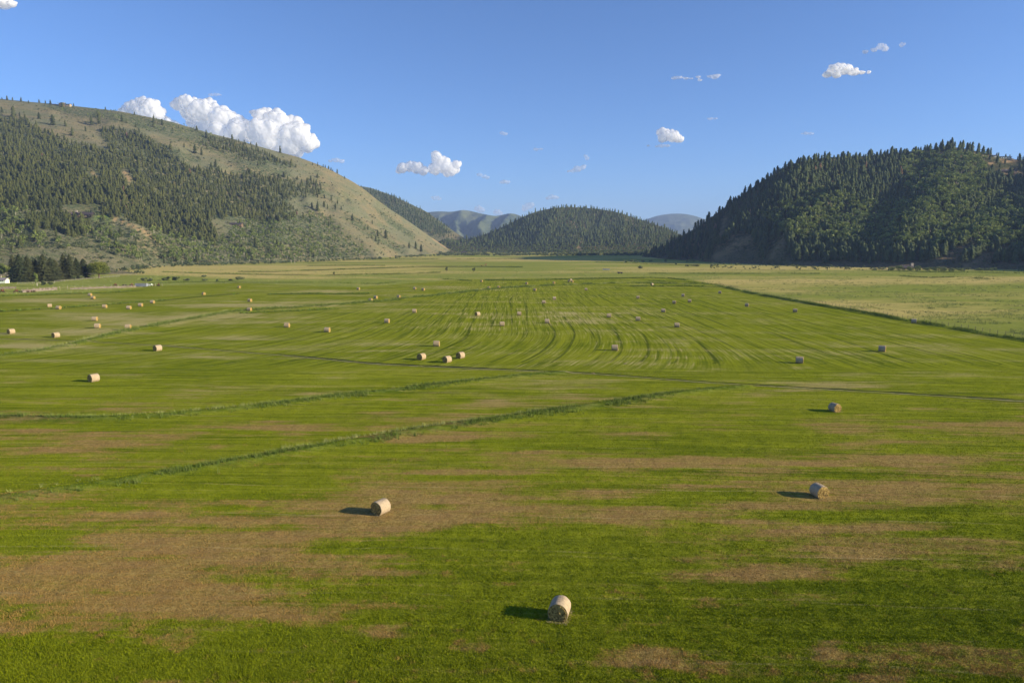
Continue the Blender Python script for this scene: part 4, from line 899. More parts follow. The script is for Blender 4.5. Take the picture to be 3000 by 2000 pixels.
fence('rail_fence', [(345,806),(400,806)], 5, 1.4, 'low fence at the foot of the sagebrush mound', mrail, 2, mrail, .06, .08)
def planks(P, hgt, label):
    P = np.array(P, float); X, Y = gpix(P[:, 0], P[:, 1]); x0, y0 = X[0], Y[0]; z0 = float(zg(x0, y0))
    e = tag(empty('plank_windbreak', (x0, y0, z0)), label, 'windbreak')
    L = math.hypot(X[-1]-x0, Y[-1]-y0); n_ = int(L/.32); m_ = MB(); ang = math.atan2(Y[-1]-y0, X[-1]-x0)
    for i in range(n_):
        q = (i+.5)/n_; xx = (X[-1]-x0)*q; yy = (Y[-1]-y0)*q; h = hgt*R.uniform(.8, 1.08); zz = float(zg(x0+xx, y0+yy))-z0
        m_.box((xx+R.normal(0, .02), yy+R.normal(0, .03), zz+h/2), (.25, .05, h), ang, R.normal(.12, .03))
    m_.build('boards', mplank, e)
    m_ = MB()
    for zz in (.35, 1.1): m_.box(((X[-1]-x0)/2, (Y[-1]-y0)/2+.1, hgt*zz/1.5), (L, .08, .12), ang)
    m_.build('rail', mrail, e)
planks([(-60,849),(0,848),(48,846)], 1.5, 'grey plank windbreak at the left edge below the shed')
planks([(66,858),(120,854),(168,850)], 1.9, 'pale pinkish plank windbreak behind the rusty farm machinery')
planks([(205,849),(300,846),(398,842)], 1.3, 'long low plank windbreak running to the grey trailer')

# ------------------------------------------------------------------ farm things
mrust = simple('rusted_steel', (.16, .07, .035), (.34, .16, .08), 2, .8, .2); mdark = simple('dark_steel', (.03, .03, .03), (.08, .07, .06), 2, .6, .4)
mgrey = simple('grey_sheet_metal', (.22, .25, .28), (.34, .37, .40), .6, .5, .3); mtyre = simple('tyre_rubber', (.02, .02, .02), (.05, .05, .05), 6)
mwhite = simple('pale_green_white_siding', (.60, .66, .50), (.72, .76, .62), 1.2); mroof = simple('grey_shingles', (.16, .14, .15), (.28, .25, .26), 2)
mglass = simple('dark_window_glass', (.02, .03, .04), (.05, .06, .08), 1, .15); mwood = simple('log_wall', (.13, .09, .06), (.25, .18, .11), 1.5)
mbrown = simple('brown_roof', (.05, .04, .045), (.10, .08, .08), 1.5); mstone = simple('stone', (.34, .29, .24), (.52, .46, .38), 1.5); mcream = simple('cream_plaster', (.30, .24, .17), (.42, .35, .25), 1)
x, y, z = at(-12, 831); y += 2
e = tag(empty('shed', (x, y, z), radians(7)), 'long pale green shed with grey roof at the left edge', 'shed')
MB().gable_wall((-1.5, 0, 0), (15, 5, 0), 2.5, 1.3).build('wall', mwhite, e); MB().gable((-1.5, 0, 2.52), (15, 5), 1.3, 0, .45).build('roof', mroof, e)
for wx in (-3.5, 1.2, 3.2, 4.3):
    w_ = MB().box((wx, -2.53, 1.9), (.75, .06, .55)).build('window', mrail, e); MB().box((wx, -2.57, 1.9), (.6, .04, .42)).build('pane', mglass, w_)
def implement(px, py, wpx, label, col=None, kind=0):
    x, y, z = at(px, py); L = wpx*y/2000; col = col or mrust
    e = tag(empty('farm_implement', (x, y, z), R.uniform(-.15, .15)), label, 'farm machine')
    f = MB().box((0, 0, .75), (L, .18, .16)).box((0, 1.2, .75), (L, .16, .16)).box((-L*.4, .6, .75), (.15, 1.3, .14)).box((L*.4, .6, .75), (.15, 1.3, .14)).bar((L*.45, .6, .75), (L*.62, .6, .35), .07)
    if kind == 1: f.box((-L*.1, .6, 1.25), (L*.35, .9, .8)).bar((L*.1, .6, 1.0), (L*.34, .6, 1.9), .1)
    f.build('frame', col, e)
    for sx in (-.38, .38):
        w_ = MB().wheel((L*sx, -.2, .5), .5, .2).build('wheel', mtyre, e); MB().wheel((L*sx, -.2, .5), .26, .24).build('rim', col, w_)
    tn = MB()
    for i in range(9): tn.bar((-L*.36+L*.09*i, .2, .8), (-L*.36+L*.09*i+.1, -.1, .08), .035, n=4)
    tn.build('tines', mdark, e)
implement(48, 857, 13, 'rusty machine at the left end of the farm machinery row', kind=1)
implement(62, 857, 14, 'dark machine second in the farm machinery row', mdark)
implement(78, 857, 13, 'rust red machine in the middle of the farm machinery row', kind=1)
implement(97, 856, 12, 'small brown machine at the right end of the farm machinery row')
implement(6, 857, 16, 'brown machine at the left picture edge below the windbreak', kind=1)
implement(338, 838, 9, 'red machine behind the long low windbreak, left of three', kind=1)
implement(365, 838, 9, 'dark low machine behind the long windbreak, middle of three', mdark)
implement(385, 838, 8, 'brown machine just left of the grey trailer', kind=1)
implement(446, 838, 9, 'rusty machine just right of the grey trailer')
implement(464, 838, 7, 'last small rusty machine right of the grey trailer', kind=1)
x, y, z = at(415, 841)
e = tag(empty('livestock_trailer', (x, y, z), .02), 'grey box trailer at the end of the low windbreak', 'trailer')
L = 33*y/2000
tb = MB().box((0, 0, 1.35), (L, 2.3, 1.75)); tb.build('body', mgrey, e)
rb = MB()
for i in range(7): rb.box((-L/2+.5+i*(L-1)/6, -1.18, 1.35), (.09, .07, 1.7))
rb.build('rib', mrail, e); MB().box((0, 0, 2.28), (L+.2, 2.4, .1)).build('roof', mrail, e)
for sx in (-.12, .08):
    w_ = MB().wheel((L*sx, -1.0, .42), .42, .25).build('wheel', mtyre, e); MB().wheel((L*sx, -1.02, .42), .2, .25).build('rim', mgrey, w_)
MB().bar((L/2, 0, .6), (L/2+1.6, 0, .5), .08).build('hitch', mdark, e)
x, y, z = at(439, 838); e = tag(empty('pickup_truck', (x, y, z), .1), 'small white vehicle beside the grey trailer', 'pickup')
MB().box((0, 0, .7), (4.2, 1.7, .55)).box((.4, 0, 1.2), (1.7, 1.6, .55)).build('body', mwhite, e); MB().box((.4, 0, 1.24), (1.5, 1.64, .35)).build('windows', mglass, e)
for sx in (-1.3, 1.3): MB().wheel((sx, -.75, .35), .35, .22).build('wheel', mtyre, e)
# the three things out on the meadow
x, y, z = at(1418, 780); e = tag(empty('hay_wagon', (x, y, z), .3), 'rusty brown hay wagon on the far meadow left of centre', 'wagon')
MB().box((-1.5, 0, 1.2), (6, 2.4, .35)).bar((1, 0, 1.2), (2.6, 0, 2.9), .35).box((2.6, 0, 2.6), (2.0, 1.8, .9)).build('body', mrust, e)
for sx in (-3.2, 2.2): MB().wheel((sx, -1.1, .6), .6, .35).build('wheel', mtyre, e)
x, y, z = at(1776, 791); e = tag(empty('feed_trough', (x, y, z), 0), 'low grey feed trough alone on the far meadow', 'trough'); L = 20*y/2000
MB().box((0, 0, .75), (L, 1.3, 1.1)).build('tank', mgrey, e); MB().box((0, 0, 1.32), (L+.1, 1.45, .08)).build('rim', mdark, e)
x, y, z = at(1816, 802); e = tag(empty('flatbed_machine', (x, y, z), .1), 'dark low machine on the far meadow right of the grey trough', 'farm machine'); L = 14*y/2000
MB().box((0, 0, 1.1), (L, 2.0, .9)).box((-L*.25, 0, 1.6), (L*.4, 1.9, .3)).bar((L/2, 0, 1), (L/2+1.4, 0, .5), .12).build('body', mdark, e)
for sx in (-.3, .3): MB().wheel((L*sx, -1.0, .5), .5, .3).build('wheel', mtyre, e)
# poles
def pole(px, py, hpx, label, hill=None):
    x, y, z = at(px, py) if hill is None else hill.pt(px, py); h = hpx*y/2000
    e = tag(empty('utility_pole', (x, y, z)), label, 'utility pole', 'utility poles along the valley edge')
    MB().bar((0, 0, -.5), (0, 0, h), .24, .16).build('pole', mpost, e); MB().box((0, 0, h*.93), (2.6, .16, .18)).box((0, 0, h*.84), (2.2, .16, .16)).build('crossarm', mpost, e)
    return Vector((x, y, z+h*.93))
p1 = pole(864, 772, 20, 'wooden utility pole at the foot of the left mountainside'); p2 = pole(854, 771, 8, 'short pole beside the wooden utility pole'); p3 = pole(1304, 722, 19, 'pale utility pole on the end of the tan nose', LEFT)
p4 = pole(535, 776, 12, 'distant short pole before the trees of the left hill foot'); p5 = pole(1535, 733, 13, 'thin pole before the knoll')
x0 = p1; wv = MB()
q = [p1+Vector((0, 0, 0)), Vector(LEFT.pt(1000, 740))+Vector((0, 0, 12)), Vector(LEFT.pt(1150, 733))+Vector((0, 0, 12))]
for a, c_ in zip(q[:-1], q[1:]):
    for k in range(10):
        s0, s1 = k/10, (k+1)/10; f = lambda s: a.lerp(c_, s)-Vector((0, 0, 6*s*(1-s)*4*.4)); wv.bar(f(s0), f(s1), .05, n=4)
tag(wv.build('power_line', mwire), 'thin power line strung along the foot of the tan slope', 'power line')

# ------------------------------------------------------------------ houses
def house(hill, px, py, label, blocks, chim=(), deck=None, rz=0.0, gables=()):
    """blocks: (x0,x1,height,roof height,roof material,wall material) in image pixels at the house's distance"""
    x, y, z = hill.pt(px, py); u = y/2000
    e = tag(empty('house', (x, y, z-.4), rz), label, 'house')
    for (a, c_, hw, hr, rm, wm) in blocks:
        cx = (a+c_)/2-px; L = (c_-a)*u; D = 9.0
        MB().gable_wall((cx*u, 2, -2.5), (L, D, 0), hw*u+2.5, hr*u).build('wall', wm, e); MB().gable((cx*u, 2, hw*u+.03), (L, D), hr*u, 0, .9, .35).build('roof', rm, e)
        nw = max(2, int(L/4.5))
        for i in range(nw):
            w_ = MB().box((cx*u-L/2+L*(i+.5)/nw, 2-D/2-.05, hw*u*.5), (1.7, .12, min(1.6, hw*u*.5))).build('window', mpost, e)
            MB().box((cx*u-L/2+L*(i+.5)/nw, 2-D/2-.12, hw*u*.5), (1.4, .06, min(1.3, hw*u*.42))).build('pane', mglass, w_)
    for (gx, wpx, hw, hr, rm, wm) in gables:
        cx = (gx-px)*u; W_ = wpx*u
        MB().gable_wall((cx, -2.5, -2.5), (6, W_, 0), hw*u+2.5, hr*u, pi/2).build('gable_wall', wm, e); MB().gable((cx, -2.5, hw*u+.03), (6, W_), hr*u, pi/2, .8, .35).build('roof', rm, e)
        w_ = MB().box((cx, -5.55, hw*u*.6), (W_*.5, .1, hw*u*.6)).build('window', mpost, e); MB().box((cx, -5.62, hw*u*.6), (W_*.44, .06, hw*u*.5)).build('pane', mglass, w_)
    for (gx, h0, h1) in chim: MB().box(((gx-px)*u, 2, (h0+h1)/2*u), (2.6, 1.6, (h1-h0)*u)).build('chimney', mstone, e)
    if deck: MB().box(((deck[0]+deck[1])/2*u-px*u, -5.5, .3), ((deck[1]-deck[0])*u, 4, .5)).build('deck', mcream, e)
    return e
house(LEFT, 232, 634, 'large timber lodge with twin gables in the clearing of the left forest', [(192,242,7,6,mbrown,mwood),(242,270,6,6,mbrown,mdark)], chim=[(222,8,17)], deck=(243,258), gables=[(212,12,7,4.5,mbrown,mwood),(233,14,7,5,mbrown,mwood)])
house(LEFT, 688, 660, 'low dark roofed house among aspens on the left slope', [(670,708,3.5,4,mbrown,mwood)], chim=[(690,4,10)], deck=(680,706))
house(LEFT, 180, 310, 'cream house on the left skyline, peaked roof with chimney', [(148,162,3.5,2,mbrown,mcream),(162,178,3,1.6,mbrown,mcream),(193,205,4,1.5,mbrown,mcream)], chim=[(186,4,10)], gables=[(184,13,5,3,mbrown,mwood)])
house(LEFT, 550, 624, 'small cabin roof peeking through the left forest', [(545,553,3,3,mroof,mcream)])
house(RIGHT, 2944, 466, 'long white modern house on the crest of the right hill', [(2930,2960,6.5,1.5,mdark,mwhite)], deck=(2925,2962))
house(RIGHT, 2914, 460, 'small white outbuilding left of the modern house on the right crest', [(2909,2919,4,2,mroof,mwhite)])
house(RIGHT, 2950, 505, 'brown house with two gables below the modern house on the right hill', [(2930,2974,4.5,4,mbrown,mwood)], chim=[(2948,5,10)], gables=[(2968,9,5,4,mbrown,mwood)])
class Flat:
    def pt(s, px, py): return at(px, py)
house(Flat(), 2660, 788, 'cabin with a brick chimney behind the hedge below the right hill', [(2644,2672,5,5,mbrown,mwood)], chim=[(2674,8,18)])
house(Flat(), 1362, 745, 'dark roofed building with pale annex at the mouth of the valley', [(1352,1366,6,2.5,mbrown,mdark),(1366,1381,3.5,.8,mcream,mcream)])
for i, (px, wd, lab) in enumerate([(1394,4,'tiny white shed at the valley mouth, left of three'),(1443,3,'tiny pale shed at the valley mouth, middle of three'),(1468,4,'tiny red and white shed at the valley mouth, right of three')]):
    house(Flat(), px, 741, lab, [(px-wd/2,px+wd/2,2.2,1,mroof,mcream)])
# ------------------------------------------------------------------ farm trees
V_SPR = [conifer(80+i, 17, 8, .24, .02, .6, .8) for i in range(4)]
V_SPRB = [leafy(90+i, 10, .3, .2, .1) for i in range(1)]
def spruce_tree(px, tpy, bpy_, wpx, label, k):
    x, y, z = at(px, bpy_); h = (bpy_-tpy)*y/2000*1.03; wd = wpx*y/2000*1.7
    V, F, T_, nl = V_SPR[k % 4]; s_ = wd/(h*.50); a = R.uniform(0, 6.28); c_, s2 = cos(a), sin(a)
    r = np.random.default_rng(k); 
    V2 = np.stack([(V[:, 0]*c_-V[:, 1]*s2)*h*s_, (V[:, 0]*s2+V[:, 1]*c_)*h*s_, V[:, 2]*h], 1)
    # branch sprays
    nb = 2600; q = r.random(nb)**.8; zz = (.03+.95*q); R_ = .24*(1-q)**.8*h*s_*r.uniform(.55, 1.12, nb); an = r.uniform(0, 2*pi, nb)
    an = an+.35*np.sin(zz*60+an*3)
    cx, cy, cz = R_*np.cos(an), R_*np.sin(an), zz*h-.10*R_
    L = .85*(1-q*.6)*r.uniform(.6, 1.3, nb); tx_, ty_ = np.cos(an), np.sin(an); wv = L*.34
    P0 = np.stack([cx-ty_*wv, cy+tx_*wv, cz], 1); P1 = np.stack([cx+ty_*wv, cy-tx_*wv, cz+r.normal(0, .1, nb)], 1); P2 = np.stack([cx+tx_*L*1.3, cy+ty_*L*1.3, cz-L*.25+r.normal(0, .1, nb)], 1)
    VV = np.concatenate([V2[:], np.stack([P0, P1, P2], 1).reshape(-1, 3)]); FF = np.concatenate([F[:nl], np.arange(nb*3).reshape(-1, 3)+len(V2)])
    TT = np.concatenate([T_*.6+.05, np.repeat(r.uniform(.15, 1.0, nb), 3)])
    e = tag(empty('spruce_tree', (x, y, z)), label, 'spruce tree', 'spruces around the farm')
    mk('crown', VV, FF, M_SPRUCE, dict(tint=TT), parent=e); MB().bar((0, 0, -.3), (0, 0, h*.75), .28, .08).build('trunk', M_BARK, e)
SPR = [(42,748,823,26,'narrow spruce at the left end of the farm row'),(61,746,827,44,'broadest spruce, front left of the farm row beside the shed'),(85,750,826,34,'spruce right of the broadest one, front row'),(106,758,825,34,'lower rounded spruce in the left clump'),
 (131,747,825,42,'tall spruce in the middle of the left clump'),(153,756,824,42,'spruce at the right front of the left clump'),(165,762,820,30,'short spruce behind the right end of the left clump'),(190,745,818,30,'tall dark spruce starting the right clump'),
 (208,747,818,28,'tall spruce right beside the tall dark one'),(227,757,816,26,'dark narrow spruce in the right clump'),(247,759,815,34,'spruce touching the willow')]
for k, (a, c_, d, w_, l) in enumerate(SPR): spruce_tree(a, c_, d, w_, l, k)
def broad(px, tpy, bpy_, wpx, label, name, m_, seed, cat, group=None, nl=3200, base=.12, nlobe=22, bark=M_BARK, size=.42):
    x, y, z = at(px, bpy_); h = (bpy_-tpy)*y/2000*1.02; wd = wpx*y/2000/2; r = np.random.default_rng(seed)
    lob = []
    for i in range(nlobe):
        d = r.normal(0, 1, 3); d /= np.linalg.norm(d); q = r.uniform(.35, .78)
        lob.append((d[0]*wd*q, d[1]*wd*q, h*(base+(1-base)*.5)+d[2]*h*(1-base)*.5*q, r.uniform(.26, .4)))
    lob = np.array(lob); i = r.integers(0, nlobe, nl); d = r.normal(0, 1, (nl, 3)); d /= np.linalg.norm(d, axis=1)[:, None]
    c = lob[i, :3]+d*np.stack([wd*lob[i, 3]*1.15, wd*lob[i, 3]*1.15, h*(1-base)*.5*lob[i, 3]], 1)*(r.uniform(.6, 1.05, nl)**.5)[:, None]
    nr_ = d+r.normal(0, .5, (nl, 3)); a = np.cross(nr_, [.3, .2, 1.]); a /= np.linalg.norm(a, axis=1)[:, None]; b_ = np.cross(nr_, a); b_ /= np.linalg.norm(b_, axis=1)[:, None]
    V = np.stack([c+size*(a*cos(q)+b_*sin(q))*r.uniform(.6, 1.2, (nl, 1)) for q in (0, 2.1, 4.2)], 1).reshape(-1, 3)
    V[:, 2] = np.maximum(V[:, 2], .1)
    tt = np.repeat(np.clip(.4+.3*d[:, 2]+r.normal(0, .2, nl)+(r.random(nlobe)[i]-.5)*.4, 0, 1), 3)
    e = tag(empty(name, (x, y, z)), label, cat, group)
    mk('crown', V, np.arange(len(V)).reshape(-1, 3), m_, dict(tint=tt), parent=e)
    if base > .02:
        tk = MB().bar((0, 0, -.3), (0, 0, h*.45), wd*.09+.1, .12)
        for q in range(min(6, nlobe)):
            p = lob[q]; tk.bar((0, 0, h*(.12+.04*q)), (p[0]*.8, p[1]*.8, p[2]), .13, .04, n=4)
        tk.build('trunk', bark, e)
    return e
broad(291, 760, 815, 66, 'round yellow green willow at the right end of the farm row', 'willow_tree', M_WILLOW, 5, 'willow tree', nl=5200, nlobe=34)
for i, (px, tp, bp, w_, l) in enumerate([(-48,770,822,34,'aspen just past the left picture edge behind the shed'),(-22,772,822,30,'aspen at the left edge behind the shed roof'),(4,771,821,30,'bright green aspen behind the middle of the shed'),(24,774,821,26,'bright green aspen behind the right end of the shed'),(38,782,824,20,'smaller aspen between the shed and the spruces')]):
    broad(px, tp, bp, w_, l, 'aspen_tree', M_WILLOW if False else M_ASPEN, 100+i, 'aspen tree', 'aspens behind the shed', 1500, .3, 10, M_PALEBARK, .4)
broad(109, 798, 838, 13, 'slender young tree in front of the spruces', 'young_tree', M_ASPEN, 120, 'tree', None, 700, .1, 8, M_PALEBARK, .3)
for i, (px, tp, bp, w_, l) in enumerate([(127,822,836,16,'rounded bush left of two before the spruces'),(148,824,836,18,'dark bush right of two before the spruces'),(218,806,820,12,'yellow green bush under the right spruces'),(240,806,818,22,'low dark bush between the right spruces and willow')]):
    broad(px, tp, bp, w_, l, 'bush', M_SHRUB, 130+i, 'bush', 'bushes around the farm row', 500, .0, 8, size=.35)
BU = [(422,812,824,18,'low bush at the left end of the meadow bushes'),(440,813,824,16,'bush right beside the low one, meadow bushes'),(487,809,822,30,'largest left bush of the joined pair in the meadow'),(515,809,822,24,'right bush of the joined pair in the meadow'),(549,815,823,20,'bush alone right of the joined pair'),
 (601,815,823,26,'long low bush in the middle of the meadow row'),(599,806,812,20,'flat bush just above the long low one'),(637,818,824,8,'tiny bush between two larger meadow bushes'),(675,817,823,13,'small dark bush left of the dense dark one'),(701,807,823,28,'dense dark round bush at the right end of the meadow row')]
for i, (px, tp, bp, w_, l) in enumerate(BU): broad(px, tp, bp, w_, l, 'bush', M_SHRUB, 150+i, 'bush', 'bushes in the left meadow', 420, .0, 8, size=.45)
broad(1309, 780, 796, 9, 'small slender tree on the far meadow, left of two', 'small_tree', M_SHRUB, 170, 'tree', 'two small trees on the far meadow', 300, .1, 5, size=.5)
broad(1388, 782, 795, 13, 'small forked tree on the far meadow, right of two', 'small_tree', M_SHRUB, 171, 'tree', 'two small trees on the far meadow', 260, .15, 5, size=.5)
broad(980, 795, 808, 10, 'thin sapling on the dark ditch line, left meadow', 'sapling', M_SHRUB, 172, 'tree', None, 110, .2, 4, size=.4)
BB = [(1832,760,769,20),(1850,759,768,14),(1863,762,768,14),(1883,761,768,15),(1906,761,767,12),(1950,758,767,11),(2012,762,768,14),(2024,759,768,16),(2034,754,767,12),(2057,756,767,16),(2100,758,767,14),(1876,779,787,14),(1981,770,777,8),(2012,775,781,16),(2030,774,781,20),(2044,774,781,12),(2200,764,771,16),(2214,764,771,18),(2255,764,770,16),(2283,763,772,22),(2303,764,772,20),(2325,761,769,20),(2347,762,770,22),(2366,764,770,16),(2897,782,793,44),(2870,785,793,24),(2612,780,794,26),(2636,776,794,30),(2662,778,794,30),(2690,778,794,28),(2715,780,795,28),(2742,780,796,30),(2765,783,796,26),(2788,784,796,24),(2815,783,796,30)]
for i, (px, tp, bp, w_) in enumerate(BB):
    if i < 6: l = 'pale round shadow edge bush, %s near the centre' % place(i)
    elif i < 11: l = 'shadow edge bush below the dark hill, %s' % place(i-6)
    elif i == 11: l = 'olive round bush alone on the meadow right of centre'
    elif i == 12: l = 'small pale bush alone above the dark thicket'
    elif i < 16: l = 'flat dark bush in the low thicket on the meadow, %s' % place(i-13)
    elif i < 24: l = 'bush left of the cabin hedge, %s below the right hill' % place(i-16)
    elif i < 26: l = 'pale spreading bush at the right end of the hedge, %s' % ('outer' if i == 24 else 'inner')
    else: l = 'green hedge bush before the cabin, %s' % place(i-26)
    broad(px, tp, bp, w_, l, 'bush', M_PALESHRUB if i not in (11, 13, 14, 15) else M_SHRUB, 200+i, 'bush', 'bushes along the foot of the right hill', 380, .0, 8, size=.5)
# willow thicket across the valley mouth
n_ = 700; gx = R.uniform(1290, 2110, n_); gy = R.uniform(742, 750, n_); x, y = gpix(gx, gy)
forest('willow_thicket', V_SHR, np.stack([x, y, zg(x, y)], 1), R.uniform(3.5, 7, n_), R.uniform(.9, 1.6, n_), R.uniform(0, 6, n_), R.uniform(-.3, .2, n_), [M_SHRUB, M_SHRUB], 'dark willow thicket across the mouth of the valley', 'thicket')
n_ = 350; gx = R.uniform(2080, 3300, n_); gy = R.uniform(772, 790, n_)+np.interp(gx, [2080, 2600, 3300], [-2, 4, 10]); x, y = gpix(gx, gy)
forest('hill_foot_thicket', V_SHR, np.stack([x, y, zg(x, y)], 1), R.uniform(1.2, 3.2, n_), R.uniform(.9, 1.5, n_), R.uniform(0, 6, n_), R.uniform(-.3, .3, n_), [M_SHRUB, M_SHRUB], 'low brush along the meadow edge at the foot of the right hill', 'thicket')
n_ = 260; gx = R.uniform(330, 1330, n_); gy = np.interp(gx, [330, 500, 800, 1100, 1330], [797, 781, 772, 760, 746])+R.uniform(-2, 1, n_); x, y = gpix(gx, gy)
forest('hill_foot_thicket', V_SHR, np.stack([x, y, zg(x, y)], 1), R.uniform(1.5, 5, n_), R.uniform(.8, 1.4, n_), R.uniform(0, 6, n_), R.uniform(-.2, .4, n_), [M_SHRUB, M_SHRUB], 'brush and small trees along the foot of the left mountainside', 'thicket')

# ------------------------------------------------------------------ clouds
def cloud_mat(name, dens):
    m_, t, b = mat(name); n = N(t)
    lw = t.nodes.new('ShaderNodeLayerWeight'); lw.inputs[0].default_value = .5
    ns = n.noise(n.obj(), .0035, 5, .6)
    a = n.m('MULTIPLY', n.rng(lw.outputs['Facing'], .98, .05), n.rng(ns, .30, .55, .35 if dens < 1 else 1.0, 1.0)); a = n.m('MULTIPLY', a, dens)
    b.inputs['Base Color'].default_value = (.97, .97, .98, 1); b.inputs['Subsurface Weight'].default_value = 1.0; b.inputs['Subsurface Radius'].default_value = (1, 1, 1); b.inputs['Subsurface Scale'].default_value = 380; b.inputs['Roughness'].default_value = 1; b.inputs['Specular IOR Level'].default_value = 0
    tl = t.nodes.new('ShaderNodeBsdfTranslucent'); tl.inputs[0].default_value = (.95, .95, .97, 1); m1 = t.nodes.new('ShaderNodeMixShader'); m1.inputs[0].default_value = .35
    tp = t.nodes.new('ShaderNodeBsdfTransparent'); m2 = t.nodes.new('ShaderNodeMixShader')
    t.links.new(b.outputs[0], m1.inputs[1]); t.links.new(tl.outputs[0], m1.inputs[2]); t.links.new(a, m2.inputs[0]); t.links.new(tp.outputs[0], m2.inputs[1]); t.links.new(m1.outputs[0], m2.inputs[2])
    t.links.new(m2.outputs[0], [q for q in t.nodes if q.type == 'OUTPUT_MATERIAL'][0].inputs[0])
    return m_
CM = cloud_mat('cumulus_white', 1.0); CW = cloud_mat('thin_cloud_white', .42); CF = cloud_mat('faint_cloud_white', .3)
import bmesh
ctex = bpy.data.textures.new('cloud_lumps', 'CLOUDS'); ctex.noise_scale = 260; ctex.noise_depth = 3
ctex2 = bpy.data.textures.new('cloud_wisps', 'CLOUDS'); ctex2.noise_scale = 90; ctex2.noise_depth = 3
def cloud(blobs, label, m_, depth=17500, sub=16, vox=16, disp=90, seed=0, flat=1.0, dthick=.7):
    r = np.random.default_rng(seed); bm = bmesh.new(); u = depth/2000
    P = [(px, py, rr) for (px, py, rr) in blobs]
    cx = np.mean([p[0] for p in P]); cy = np.mean([p[1] for p in P]); tx, k = ray(cx, cy); C0 = np.array([float(tx)*depth, depth, CAMH+float(k)*depth])
    for (px, py, rr) in P:
        tx, k = ray(px, py); c = np.array([float(tx)*depth, depth+r.normal(0, rr*u*.2), CAMH+float(k)*depth])-C0; Rm = rr*u
        L = [(c, Rm)]
        for _ in range(sub):
            d = r.normal(0, 1, 3); d /= np.linalg.norm(d); d[2] = d[2]*.75+.15; q = r.uniform(.25, .55); L.append((c+d*Rm*(1-q*.45)*np.array([1, dthick, flat]), Rm*q))
        for (p, s_) in L: bmesh.ops.create_icosphere(bm, subdivisions=2, radius=1, matrix=Matrix.Translation(Vector(p)) @ Matrix.Diagonal((s_, s_*dthick, s_*flat, 1)))
    me = bpy.data.meshes.new('cumulus_cloud'); bm.to_mesh(me); bm.free(); me.materials.append(m_)
    o = bpy.data.objects.new('cumulus_cloud', me); COL.objects.link(o); o.location = C0
    rm = o.modifiers.new('r', 'REMESH'); rm.mode = 'VOXEL'; rm.voxel_size = vox*u/8.75; rm.use_smooth_shade = True
    for tx_, s_ in ((ctex, disp), (ctex2, disp*.28)):
        dm = o.modifiers.new('d', 'DISPLACE'); dm.texture = tx_; dm.strength = s_*u/8.75; dm.mid_level = .5; dm.texture_coords = 'GLOBAL'
    return tag(o, label, 'cloud', 'fair weather clouds')
cloud([(370,330,20),(395,318,22),(415,305,20),(445,315,24),(460,335,24),(430,345,30),(480,365,24),(505,380,22)], 'white cumulus left of the big pair, behind the mountainside', CM, seed=1)
cloud([(520,305,20),(545,300,22),(560,320,34),(590,325,34),(610,305,18),(640,350,40),(600,370,50),(670,365,38),(700,390,40),(650,410,50)], 'biggest white cumulus tower in the middle above the mountainside', CM, seed=2, dthick=.5)
cloud([(738,328,8),(765,345,22),(782,340,22),(810,355,30),(850,375,34),(880,400,36),(900,420,30),(840,410,50),(780,400,50),(740,385,34),(860,430,34)], 'rounded white cumulus right of the biggest tower', CM, seed=3, dthick=.5)
cloud([(1180,494,14),(1200,488,16),(1220,492,18),(1240,502,14),(1170,500,10)], 'left cloud of the twin puffs over the valley', CM, seed=4, disp=50, vox=10)
cloud([(1278,455,14),(1285,470,18),(1300,485,24),(1320,495,22),(1338,482,12),(1275,495,18),(1310,508,12)], 'right taller cloud of the twin puffs over the valley', CM, seed=5, disp=55, vox=10)
cloud([(1938,388,14),(1950,398,18),(1970,400,18),(1985,405,14),(1995,410,9),(1940,405,14)], 'compact white puff right of centre above the far peak', CM, seed=6, disp=45, vox=10)
cloud([(1940,428,10),(1925,429,7),(1955,427,7),(1900,427,6)], 'faint shred below the compact white puff', CW, seed=7, disp=40, vox=10, flat=.6)
cloud([(2440,205,19),(2460,200,18),(2478,205,20),(2500,212,17),(2425,218,13),(2450,220,14),(2525,213,9),(2545,212,6)], 'brightest puff with a tapering tail at upper right', CM, seed=8, disp=55, vox=10, flat=.7)
cloud([(1975,230,8),(1990,228,9),(2010,230,9),(2025,230,7),(2045,226,8),(2050,235,6),(2095,224,13),(2080,224,8),(2103,222,8)], 'thin stretched cloud streak at upper right of centre', CW, seed=9, disp=45, vox=10, flat=.55)
cloud([(2560,148,10),(2580,140,14),(2590,145,11),(2535,152,8)], 'ragged faint wisp high at upper right', CW, seed=10, disp=60, vox=10, flat=.7)
cloud([(2642,132,7),(2648,130,5)], 'tiny faint wisp high at far upper right', CF, seed=11, disp=40, vox=10)
cloud([(1690,496,14),(1705,492,9),(1712,486,6),(1680,500,10),(1665,502,5)], 'small crown shaped cloud above the knoll', CW, seed=12, disp=40, vox=10, flat=.7)
cloud([(1716,458,6),(1720,464,6)], 'tiny wisp above the crown shaped cloud', CF, seed=13, disp=30, vox=8)
cloud([(1405,512,8),(1418,517,9),(1428,520,7)], 'faint slanting wisp left of two low over the valley', CF, seed=14, disp=40, vox=8, flat=.7)
cloud([(1476,533,10),(1485,534,8),(1468,535,6)], 'small low puff right of the slanting wisp', CW, seed=15, disp=35, vox=8, flat=.6)
cloud([(1570,438,9),(1585,437,8)], 'faint smudge of cloud above the middle of the valley', CF, seed=16, disp=35, vox=8, flat=.5)
cloud([(1472,390,8),(1480,393,7)], 'faint smudge of cloud left of the middle smudge', CF, seed=17, disp=35, vox=8, flat=.7)
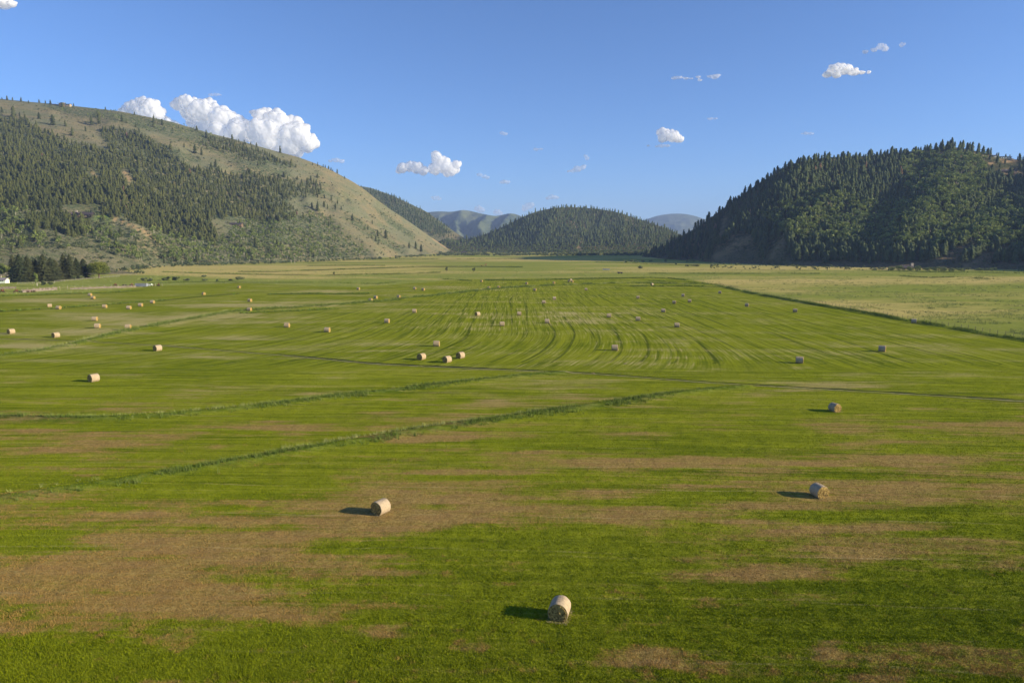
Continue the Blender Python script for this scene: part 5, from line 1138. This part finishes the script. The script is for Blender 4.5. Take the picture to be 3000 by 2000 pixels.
cloud([(1618,578,12),(1630,579,9),(1606,581,7)], 'pinkish puff just above the knoll summit', CW, seed=18, disp=35, vox=8, flat=.6)
cloud([(1545,605,14),(1555,600,10),(1538,612,10)], 'pinkish puff touching the left shoulder of the knoll', CW, seed=19, disp=40, vox=8, flat=.8)
cloud([(1403,612,12),(1410,616,10)], 'pinkish puff above the far mountain, left of two', CW, seed=20, disp=35, vox=8, flat=.8)
cloud([(1455,622,12),(1465,626,9)], 'pinkish puff above the far mountain, right of two', CW, seed=21, disp=35, vox=8, flat=.8)
cloud([(985,470,12),(1000,473,9),(968,472,7)], 'low faint puff right of the tan slope crest', CW, seed=22, disp=40, vox=10, flat=.6)
cloud([(1275,580,11),(1285,583,8)], 'faint puff over the forested ridge', CF, seed=23, disp=35, vox=8, flat=.7)
cloud([(620,278,9),(635,278,9),(645,279,6)], 'thin lens shaped wisp above the biggest cumulus', CF, seed=24, disp=25, vox=8, flat=.5)
cloud([(8,8,26),(30,12,16),(-15,5,30)], 'white puff cut by the upper left corner', CM, seed=25, disp=60, vox=12, flat=.7)
cloud([(2080,349,9),(2095,348,7)], 'faint smudge between the compact puff and the right hill', CF, seed=26, disp=35, vox=8, flat=.5)
cloud([(2360,391,10),(2375,392,8),(2350,392,6)], 'faint flat wisp over the right hill', CF, seed=27, disp=35, vox=8, flat=.5)

# ------------------------------------------------------------------ haze
HX, HY0, HY1, HZ0, HZ1 = 27000, -400, 16200, -6, 900
hz = MB().box((0, (HY0+HY1)/2, (HZ0+HZ1)/2), (2*HX, HY1-HY0, HZ1-HZ0))
hm = bpy.data.materials.new('valley_haze'); hm.use_nodes = True; t = hm.node_tree; t.nodes.clear()
pv = t.nodes.new('ShaderNodeVolumePrincipled'); pv.inputs['Density'].default_value = 6.5e-5; pv.inputs['Color'].default_value = (.46, .63, 1.0, 1); pv.inputs['Anisotropy'].default_value = 0.0
ou = t.nodes.new('ShaderNodeOutputMaterial'); t.links.new(pv.outputs[0], ou.inputs['Volume'])
h_ = hz.build('haze', hm); tag(h_, 'thin blue haze filling the valley', kind='stuff')
